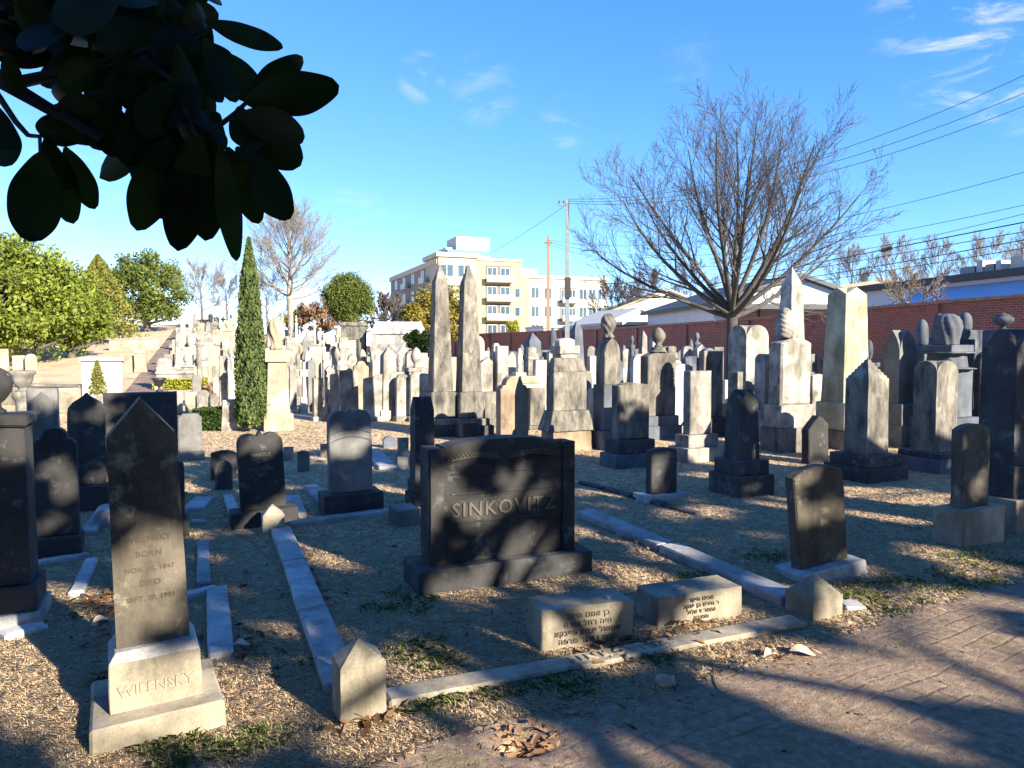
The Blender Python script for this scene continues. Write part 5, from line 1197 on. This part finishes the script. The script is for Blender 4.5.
def zl(pts, r0, r1):
    q = np.array([list(Z2(*p)) for p in pts])-O3; return (q, np.linspace(r0, r1, len(pts)))
br = [(np.array([[0,0,-.3],[.05,.05,1.5],[.3,.2,2.9],[.9,.9,4.2]]), np.array([.22,.17,.14,.08])),
      (np.array([[.2,.15,2.4],[.9,1.2,2.35],list(np.array(list(Z2(-350, 40, 1.6)))-O3)]), np.array([.06,.045,.03])),
      zl([(-350,40,1.6),(-60,190,1.5),(20,250,1.42),(150,325,1.4),(300,410,1.38)], .026, .009),
      zl([(20,250,1.42),(180,215,1.4),(400,160,1.4),(600,90,1.4)], .014, .006),
      zl([(150,325,1.4),(300,270,1.4),(500,330,1.36),(620,385,1.34),(690,330,1.36),(720,300,1.33)], .010, .004),
      zl([(-10,270,1.4),(50,360,1.36),(85,398,1.34),(118,400,1.33),(118,447,1.31)], .007, .003),
      zl([(118,400,1.33),(120,352,1.33)], .003, .001),
      zl([(400,160,1.4),(520,250,1.37),(560,370,1.34),(590,420,1.3)], .007, .004), zl([(300,270,1.4),(430,330,1.38),(500,400,1.34)], .006, .003)]
V, Fc = tubes(br, 8); rawmesh('branch', V, Fc, M['darkbark'], root, smooth=True)
# ---------------------------------------------------------------- ground sheet
def spaced(segs):
    out = [segs[0][0]]
    for a, b, s in segs:
        n = max(1, int(round((b-a)/s))); out += [a+(b-a)*(i+1)/n for i in range(n)]
    return np.array(out)
xs = spaced([(-1500,-300,300),(-300,-90,30),(-90,-30,3),(-30,-6,.6),(-6,9,.09),(9,30,.7),(30,90,4),(90,300,30),(300,1500,300)])
ysg = spaced([(-300,-20,40),(-20,0,2),(0,10,.09),(10,24,.35),(24,90,1.0),(90,140,5),(140,400,40),(400,2500,350)])
Z = np.array([[gz(float(x), float(y)) for x in xs] for y in ysg])
X, Y = np.meshgrid(xs, ysg); nx, ny = len(xs), len(ysg)
V = np.stack([X, Y, Z], -1).reshape(-1, 3); i = np.arange(ny-1)[:, None]*nx+np.arange(nx-1)[None]
Fc = np.stack([i, i+1, i+nx+1, i+nx], -1).reshape(-1, 4)
k = NT('dormant_lawn_soil'); v = k.coords(False)
n1 = k.noise(v, .5, 6, .6); n2 = k.noise(v, 7, 6, .7); n3 = k.noise(v, 60, 4, .7)
c = k.ramp(n2, [(.3, (.40,.29,.18)), (.5, (.60,.45,.29)), (.7, (.74,.57,.38))])
c = k.mix(.5, c, k.ramp(n3, [(.3, (.45,)*3), (.7, (1,)*3)]), 'MULTIPLY')
gm = k.math('MULTIPLY', k.ramp(k.noise(v, .9, 5, .65), [(.56, (0,)*3), (.68, (1,)*3)]), .5)
c = k.mix(gm, c, (.10,.12,.045))
c = k.mix(k.math('MULTIPLY', k.ramp(n1, [(.5, (0,)*3), (.62, (1,)*3)]), .35), c, (.20,.13,.08))
k.link(c, k.b.inputs['Base Color']); k.b.inputs['Roughness'].default_value = .95
k.bump(k.math('ADD', n2, n3), .8, .03)
g_ = rawmesh('ground', V, Fc, k.m, None, smooth=True); tag(g_, kind='structure')
# ---- path at lower right
PB_ = [ground(px, py) for px, py in ((370,766),(440,738),(500,724),(590,706),(665,692),(740,668),(800,652),(860,628),(930,607),(1024,577))]
pbx = [p.x for p in PB_]; pby = [p.y for p in PB_]
def pathD(x):
    if x < pbx[0]: return pby[0]+(x-pbx[0])*.45
    if x > pbx[-1]: return pby[-1]+(x-pbx[-1])*.5
    return float(np.interp(x, pbx, pby))
def inpath(x, y, m=0): return y < pathD(x)+.10*noise.noise(Vector((x*2.3, y*2.3, 5)))+.05*noise.noise(Vector((x*9, y*9, 5)))-m
px_ = np.arange(-3, 9, .045); py_ = np.arange(-1.5, 9, .045)
idx = {}; V = []; Fq = []
def pv(i, j):
    if (i, j) not in idx:
        x, y = float(px_[i]), float(py_[j]); e = pathD(x)-y
        z = gz(x, y)+.004+.010*smooth(0, .4, e)+.006*noise.noise(Vector((x*3, y*3, 2)))*smooth(0, .3, e)
        idx[i, j] = len(V); V.append((x, y, z))
    return idx[i, j]
for i in range(len(px_)-1):
    for j in range(len(py_)-1):
        if inpath(float(px_[i])+.02, float(py_[j])+.02): Fq.append((pv(i, j), pv(i+1, j), pv(i+1, j+1), pv(i, j+1)))
k = NT('worn_brick_path'); v = k.coords(False)
rot = k.new('ShaderNodeMapping'); rot.inputs['Rotation'].default_value = (0, 0, R(-32)); k.link(v, rot.inputs['Vector'])
wob = k.new('ShaderNodeTexNoise', ins={'Scale': 3.0, 'Detail': 3}); k.link(v, wob.inputs['Vector'])
vv = k.new('ShaderNodeVectorMath', operation='MULTIPLY_ADD'); k.link(wob.outputs['Color'], vv.inputs[0]); vv.inputs[1].default_value = (.07,.07,0); k.link(rot.outputs[0], vv.inputs[2])
br = k.new('ShaderNodeTexBrick', ins={'Scale': 1.0, 'Mortar Size': .011, 'Mortar Smooth': .5, 'Brick Width': .21, 'Row Height': .105, 'Bias': 0.})
br.inputs['Color1'].default_value = (.19,.135,.10,1); br.inputs['Color2'].default_value = (.31,.225,.165,1); br.inputs['Mortar'].default_value = (.09,.06,.045,1)
k.link(vv.outputs[0], br.inputs['Vector'])
n1 = k.noise(v, 1.6, 6, .65); n2 = k.noise(v, 18, 6, .75); n3 = k.noise(v, 120, 3, .7)
soil = k.ramp(n2, [(.3, (.14,.095,.065)), (.5, (.26,.185,.13)), (.72, (.46,.35,.24))])
cov = k.ramp(k.math('ADD', k.math('MULTIPLY', n1, .8), k.math('MULTIPLY', n2, .3)), [(.34, (.3,)*3), (.56, (1,)*3)])
c = k.mix(cov, br.outputs[0], soil)
moss = k.math('MULTIPLY', k.ramp(k.noise(v, 2.4, 5, .7), [(.56, (0,)*3), (.66, (1,)*3)]), .6)
c = k.mix(moss, c, (.15,.14,.05))
c = k.mix(.6, c, k.ramp(n3, [(.3, (.5,)*3), (.7, (1.,)*3)]), 'MULTIPLY')
k.link(c, k.b.inputs['Base Color']); k.b.inputs['Roughness'].default_value = .92
bh = k.math('MULTIPLY', k.math('SUBTRACT', 1., br.outputs['Fac']), k.math('SUBTRACT', 1.05, cov))
k.bump(k.math('ADD', bh, k.math('ADD', k.math('MULTIPLY', n2, 1.2), k.math('MULTIPLY', n3, .4))), .95, .02)
p_ = rawmesh('path', V, Fq, k.m, None, smooth=True); tag(p_, kind='structure')
# ---- hill road
rd = [((142, 408), 24), ((150, 395), 28), ((158, 380), 33), ((167, 362), 41), ((175, 348), 50), ((181, 336), 60), ((185, 328), 72), ((187, 322), 84)]
bm = bmesh.new(); rows = []
pts = []
for t in np.linspace(0, len(rd)-1, 60):
    i = min(int(t), len(rd)-2); f = t-i; D = rd[i][1]*(1-f)+rd[i+1][1]*f; px = rd[i][0][0]*(1-f)+rd[i+1][0][0]*f
    x = (px-512)/F*D; w = .75+.0*D
    rows.append([bm.verts.new((x+s*w, D, gz(x+s*w, D)+.03)) for s in (-1, -.33, .33, 1)])
for a, b in zip(rows, rows[1:]):
    for j in range(3): bm.faces.new((a[j], a[j+1], b[j+1], b[j]))
M['roadbrick'] = plain('reddish_brick_road', (.17,.115,.09), .9, .5, 2)
tag(frombm('road', bm, M['roadbrick']), kind='structure')
bm = bmesh.new(); rows = []
for D in np.linspace(26, 48, 16):
    x = (300+ (D-26)*.8-512)/F*D; rows.append([bm.verts.new((x+s*.9, D, gz(x+s*.9, D)+.035)) for s in (-1, 0, 1)])
for a, b in zip(rows, rows[1:]):
    for j in range(2): bm.faces.new((a[j], a[j+1], b[j+1], b[j]))
tag(frombm('hill_path', bm, M['roadbrick']), kind='structure')
# ---------------------------------------------------------------- grass blades
rng = np.random.default_rng(12)
occ = []
for o in bpy.data.objects:
    if o.parent and o.parent.get('category') and o.name.split('.')[0] in ('base', 'block', 'post', 'rough_base', 'tablet') and o.parent.location.y < 14:
        cs = [o.parent.matrix_basis @ Vector(c) for c in o.bound_box]
        occ.append(cs)
foot = []
for cs in occ:
    a, b, d = cs[0], cs[4], cs[3]                                   # bound_box corners: 0 min, 4 +x, 3 +y
    ux, uy = (b-a).xy, (d-a).xy
    if ux.length > 0 and uy.length > 0: foot.append((a.x, a.y, ux.x/ux.length_squared, ux.y/ux.length_squared, uy.x/uy.length_squared, uy.y/uy.length_squared))
def blades(n, Dr, hgt, wid, density, name, mat, pick=None, lean=.7):
    u = rng.random(n); D = Dr[0]*(Dr[1]/Dr[0])**u; x = (rng.random(n)*1.12-.56)/.74*1.03*D*1.0
    x = (rng.random(n)-.5)*1.46*D
    keep = np.ones(n, bool)
    for ax, ay, ux, uy, vx, vy in foot:
        du = (x-ax)*ux+(D-ay)*uy; dv = (x-ax)*vx+(D-ay)*vy
        keep &= ~((du > 0) & (du < 1) & (dv > 0) & (dv < 1))
    x, D = x[keep], D[keep]
    z = np.zeros(len(x)); kp = np.ones(len(x), bool); pk = rng.random(len(x))
    for i in range(len(x)):
        e = pathD(x[i])-D[i]
        if e > -.02 and inpath(x[i], D[i], -.02) and pk[i] > .035*math.exp(-e*3): kp[i] = False; continue
        if pick and not pick(x[i], D[i], pk[i]): kp[i] = False; continue
        z[i] = gz(x[i], D[i])
    x, D, z = x[kp], D[kp], z[kp]; n = len(x)
    a = rng.random(n)*6.283; l = rng.random(n)*lean; h = hgt*(.5+rng.random(n))
    w = wid*(.7+.6*rng.random(n))*(1+D*.12)
    d = np.stack([np.cos(a)*l*h, np.sin(a)*l*h, h], 1); s = np.stack([-np.sin(a)*w, np.cos(a)*w, np.zeros(n)], 1)
    b = np.stack([x, D, z-.004], 1)
    mid = b+d*.55; tip = b+d+np.stack([np.cos(a)*l*h*.5, np.sin(a)*l*h*.5, -h*.25], 1)
    V = np.stack([b-s, b+s, mid+s*.7, tip, mid-s*.7], 1).reshape(-1, 3)
    Fq = np.arange(5*n).reshape(n, 5)
    print(name, n)
    return rawmesh(name, V, Fq, M[mat], None, np.clip(rng.random(n)*.8+.2*rng.random(n), 0, 1))
g1 = blades(480000, (2.4, 17), .019, .0016, 1, 'dry_grass', 'grass', lean=2.6); tag(g1, 'dormant straw-coloured lawn around the graves', 'grass', kind='stuff')
gc = [ground(*q) for q in ((915, 585), (880, 600), (960, 580), (400, 605), (425, 655), (560, 680), (490, 692), (440, 700), (700, 585), (250, 742), (180, 750), (860, 592), (780, 560), (980, 560), (645, 655))]
def gpick(x, y, p):
    for q in gc:
        rr = .05+.035*q.y
        if ((x-q.x)/rr)**2+((y-q.y)/rr)**2 < 1+1.5*noise.noise(Vector((x*5, y*5, 0))): return True
    return noise.noise(Vector((x*1.2, y*1.2, 8))) > .5 and p < .12
g2 = blades(90000, (2.5, 9), .034, .0022, 1, 'green_weeds', 'greengrass', gpick, 1.2); tag(g2, 'patches of green weeds growing through the dry lawn', 'weeds', kind='stuff')
# ---- leaf litter: curled brown leaves
def litter(spots, n, name, label, size=.045, mat='litter'):
    V = []; Fq = []; tn = []
    for i in range(n):
        q = spots[rng.integers(0, len(spots))]; x = q[0]+rng.normal()*q[2]; y = q[1]+rng.normal()*q[2]
        z = gz(x, y)+.012+.02*rng.random()*q[3]; L = size*(.5+rng.random()); W = L*.42; a = rng.random()*6.283; tp = rng.normal()*.5; cu = rng.uniform(.1, .5)
        m = Matrix.Translation((x, y, z)) @ Matrix.Rotation(a, 4, 'Z') @ Matrix.Rotation(tp, 4, 'X') @ Matrix.Rotation(rng.normal()*.3, 4, 'Y')
        b = len(V)
        for px, py in ((-L, 0), (-L*.4, -W*.8), (-L*.4, W*.8), (L*.4, -W*.75), (L*.4, W*.75), (L, 0), (-L*.4, 0), (L*.4, 0)):
            V.append(m @ Vector((px, py, cu*(abs(py)+abs(px)*.3*(px > 0)))))
        Fq += [(b, b+1, b+6, b+2), (b+1, b+3, b+7, b+6), (b+6, b+7, b+4, b+2), (b+3, b+5, b+4, b+7)]; t = rng.random(); tn += [t]*4
    return tag(rawmesh(name, [list(v) for v in V], Fq, M[mat], None, tn), label, 'leaf litter', kind='stuff')
sp = lambda px, py, s, h=1: (*gp(px, py), s, h)
litter([sp(362, 722, .07, 2), sp(375, 716, .05), sp(350, 728, .06)], 60, 'leaf_litter', 'heap of brown leaves at the foot of the squat lit corner post', .04)
litter([sp(106, 640, .10), sp(112, 610, .10), sp(100, 600, .08), sp(245, 640, .10), sp(240, 655, .07), sp(110, 680, .05), sp(700, 632, .12), sp(640, 642, .10), sp(600, 652, .08), sp(340, 560, .3), sp(300, 590, .2), sp(650, 560, .3)], 420, 'fallen_leaves', 'scattered dry leaves in the grass between the kerbs', .028)
litter([sp(520, 750, .05), sp(500, 745, .05), sp(540, 752, .04)], 45, 'burrow_debris', 'leaf debris and chips in the small hole on the path', .025)
litter([sp(500, 690, .5, 0), sp(650, 700, .5, 0), sp(800, 680, .5, 0), sp(450, 740, .3, 0), sp(900, 640, .6, 0), sp(770, 655, .1), sp(700, 760, .5, 0)], 380, 'path_debris', 'small leaf scraps and crumbs scattered over the path edge', .013)
litter([sp(300, 540, .8, 0), sp(700, 540, 1.2, 0), sp(500, 620, .6, 0), sp(850, 520, 1.4, 0), sp(200, 700, .5, 0), sp(450, 500, 1.0, 0)], 900, 'lawn_debris', 'tiny dead leaves caught in the lawn', .014)
def twig(pts, r, label):
    q = [ground(px, py) for px, py, h in pts]; A_ = np.array([[p.x, p.y, p.z+h] for p, (_, _, h) in zip(q, pts)])
    n = len(A_); tt = np.linspace(0, n-1, 4*n); C = np.stack([np.interp(tt, range(n), A_[:, k_]) for k_ in range(3)], 1)
    C[1:-1] = (C[:-2]+C[2:]+C[1:-1])/3
    V, Fc = tubes([(C, np.linspace(r, r*.5, len(C)))], 5); o0 = C[0].copy()
    o = rawmesh('fallen_twig', V-o0, Fc, M['wood']); o.location = o0; tag(o, label, 'twig', 'fallen twigs')
twig([(556, 697, .05), (553, 708, .02), (560, 716, .01), (585, 716, .01), (600, 712, .01)], .005, 'bent pale twig lying in the grass by the path edge')
twig([(104, 568, .03), (110, 580, .05), (114, 592, .02)], .006, 'curved bare twig left of the tall gabled pillar')
twig([(82, 598, .03), (95, 607, .06), (115, 608, .02)], .006, 'long arched twig lying left of the tall gabled pillar')
twig([(712, 662, .01), (716, 690, .01), (728, 700, .01), (740, 708, .01)], .004, 'thin dark twig trailing onto the path')
twig([(770, 733, .012), (790, 728, .012)], .004, 'short straw-like twig on the path at lower right')
def dryleaf(px, py, L, a, label, mat='kerb'):
    v = ground(px, py); bm = bmesh.new()
    N = 8; rows = []
    for i in range(N+1):
        t = i/N; w = L*.25*math.sin(math.pi*min(.98, max(.03, t))); z = .02+.012*math.sin(t*5)
        rows.append([bm.verts.new((L*(t-.5), s*w, z+abs(s)*w*.6)) for s in (-1, 0, 1)])
    for r0, r1 in zip(rows, rows[1:]):
        for j in range(2): bm.faces.new((r0[j], r0[j+1], r1[j+1], r1[j]))
    o = frombm('magnolia_leaf', bm, M[mat], None, True); o.location = v; o.rotation_euler = (R(15), 0, a); tag(o, label, 'fallen leaf', 'fallen magnolia leaves')
M['dryleaf'] = plain('curled_dry_leaf', (.42,.33,.24), .7, .25, 20); M['brownleaf'] = plain('brown_dry_leaf', (.20,.08,.04), .6, .25, 20)
dryleaf(770, 658, .12, .6, 'curled tan magnolia leaf on the path edge, left of two', 'dryleaf'); dryleaf(802, 656, .14, -.2, 'curled tan magnolia leaf on the path edge, right of two', 'dryleaf'); dryleaf(703, 672, .07, 1.2, 'small upright tan leaf at the grass edge behind the round stone', 'dryleaf')
dryleaf(242, 648, .10, .3, 'grey curled leaf right of the tall gabled pillar base', 'dryleaf'); dryleaf(101, 624, .12, 1., 'pale curled leaf lying left of the tall gabled pillar base', 'dryleaf'); dryleaf(478, 669, .05, .4, 'small reddish leaf in the grass inside the front kerb', 'brownleaf')
dryleaf(350, 716, .13, 0.5, 'big brown magnolia leaf at the foot of the squat lit post, left of two', 'brownleaf'); dryleaf(372, 714, .13, 0.1, 'big brown magnolia leaf at the foot of the squat lit post, right of two', 'brownleaf'); dryleaf(742, 666, .04, .6, 'small grey leaf near the path edge below the right Hebrew block', 'dryleaf')
# ---------------------------------------------------------------- camera, sun, sky
cam = bpy.data.cameras.new('camera'); co = bpy.data.objects.new('camera', cam); col.objects.link(co); scene.camera = co
cam.sensor_width = 36; cam.lens = F/1024*36; cam.clip_start = .05; cam.clip_end = 6000
co.location = (0, 0, CAMH); co.rotation_euler = (R(90)-PITCH, 0, 0)
sl = bpy.data.lights.new('sun', 'SUN'); so_ = bpy.data.objects.new('sun', sl); col.objects.link(so_)
sl.energy = 5.0; sl.angle = R(.45); sl.color = (1.0, .88, .69)
so_.rotation_euler = SV.to_track_quat('Z', 'Y').to_euler()
w = bpy.data.worlds.new('World'); scene.world = w; w.use_nodes = True; nt = w.node_tree; N_ = nt.nodes; L_ = nt.links
bg = N_['Background']; sky = N_.new('ShaderNodeTexSky'); sky.sky_type = 'NISHITA'; sky.sun_disc = False; sky.sun_elevation = SUN_EL; sky.sun_rotation = SUN_AZ
sky.air_density = .5; sky.dust_density = 0; sky.ozone_density = 4; sky.altitude = 300
def nmath(op, a_, b_):
    n = N_.new('ShaderNodeMath'); n.operation = op
    for i_, v_ in enumerate((a_, b_)):
        if hasattr(v_, 'is_output'): L_.new(v_, n.inputs[i_])
        else: n.inputs[i_].default_value = v_
    return n.outputs[0]
sp_ = N_.new('ShaderNodeSeparateColor'); cb = N_.new('ShaderNodeCombineColor'); L_.new(sky.outputs[0], sp_.inputs[0])
for i_, (cf, pw) in enumerate(((.88, 1.2), (1.28, .84), (2.05, .6))): L_.new(nmath('MULTIPLY', nmath('POWER', sp_.outputs[i_], pw), cf), cb.inputs[i_])
tc = N_.new('ShaderNodeTexCoord')                                # thin high cloud, placed by direction in the sky
mp = N_.new('ShaderNodeMapping'); mp.inputs['Scale'].default_value = (4, 4, 13); mp.inputs['Rotation'].default_value = (0, R(-14), 0); L_.new(tc.outputs['Generated'], mp.inputs[0])
ns = N_.new('ShaderNodeTexNoise'); ns.inputs['Scale'].default_value = 2.6; ns.inputs['Detail'].default_value = 9; ns.inputs['Roughness'].default_value = .62; ns.inputs['Distortion'].default_value = .8; L_.new(mp.outputs[0], ns.inputs['Vector'])
tot = None
for px, py, rad, am in ((1005, 42, 6.5, 1.0), (960, 2, 6, .6), (421, 78, 2.0, .6), (484, 90, 3.0, .28), (568, 122, 2.3, .35), (355, 219, 3.0, .3), (60, 240, 9, .35), (690, 60, 2.5, .15)):
    dv = (P(px, py, 10)-Vector((0, 0, CAMH))).normalized(); dp = N_.new('ShaderNodeVectorMath'); dp.operation = 'DOT_PRODUCT'; L_.new(tc.outputs['Generated'], dp.inputs[0]); dp.inputs[1].default_value = dv
    mr = N_.new('ShaderNodeMapRange'); mr.interpolation_type = 'SMOOTHSTEP'; mr.inputs[1].default_value = math.cos(R(rad)); mr.inputs[2].default_value = math.cos(R(rad*.25)); mr.inputs[4].default_value = am; L_.new(dp.outputs['Value'], mr.inputs[0])
    tot = mr.outputs[0] if tot is None else nmath('MAXIMUM', tot, mr.outputs[0])
rp = N_.new('ShaderNodeMapRange'); rp.interpolation_type = 'SMOOTHSTEP'; rp.inputs[1].default_value = .47; rp.inputs[2].default_value = .74; L_.new(ns.outputs['Fac'], rp.inputs[0])
mx = N_.new('ShaderNodeMix'); mx.data_type = 'RGBA'; L_.new(nmath('MULTIPLY', nmath('MULTIPLY', tot, rp.outputs[0]), .8), mx.inputs[0]); L_.new(cb.outputs[0], mx.inputs[6]); mx.inputs[7].default_value = (3.1, 3.3, 3.5, 1)
L_.new(mx.outputs[2], bg.inputs[0]); bg.inputs[1].default_value = .093
vs = scene.view_settings; vs.view_transform = 'Standard'; vs.look = 'None'; vs.gamma = 1; vs.exposure = 1.84; vs.use_curve_mapping = False
cy = scene.cycles if hasattr(scene, 'cycles') else None
if cy:
    cy.max_bounces = 6; cy.diffuse_bounces = 3; cy.glossy_bounces = 2; cy.transmission_bounces = 3; cy.use_denoising = True
for l, ns_ in LAB.items():
    if len(ns_) > 1: print('DUP LABEL', l, len(ns_))
print('stones', COUNT[0], 'objects', len(bpy.data.objects))
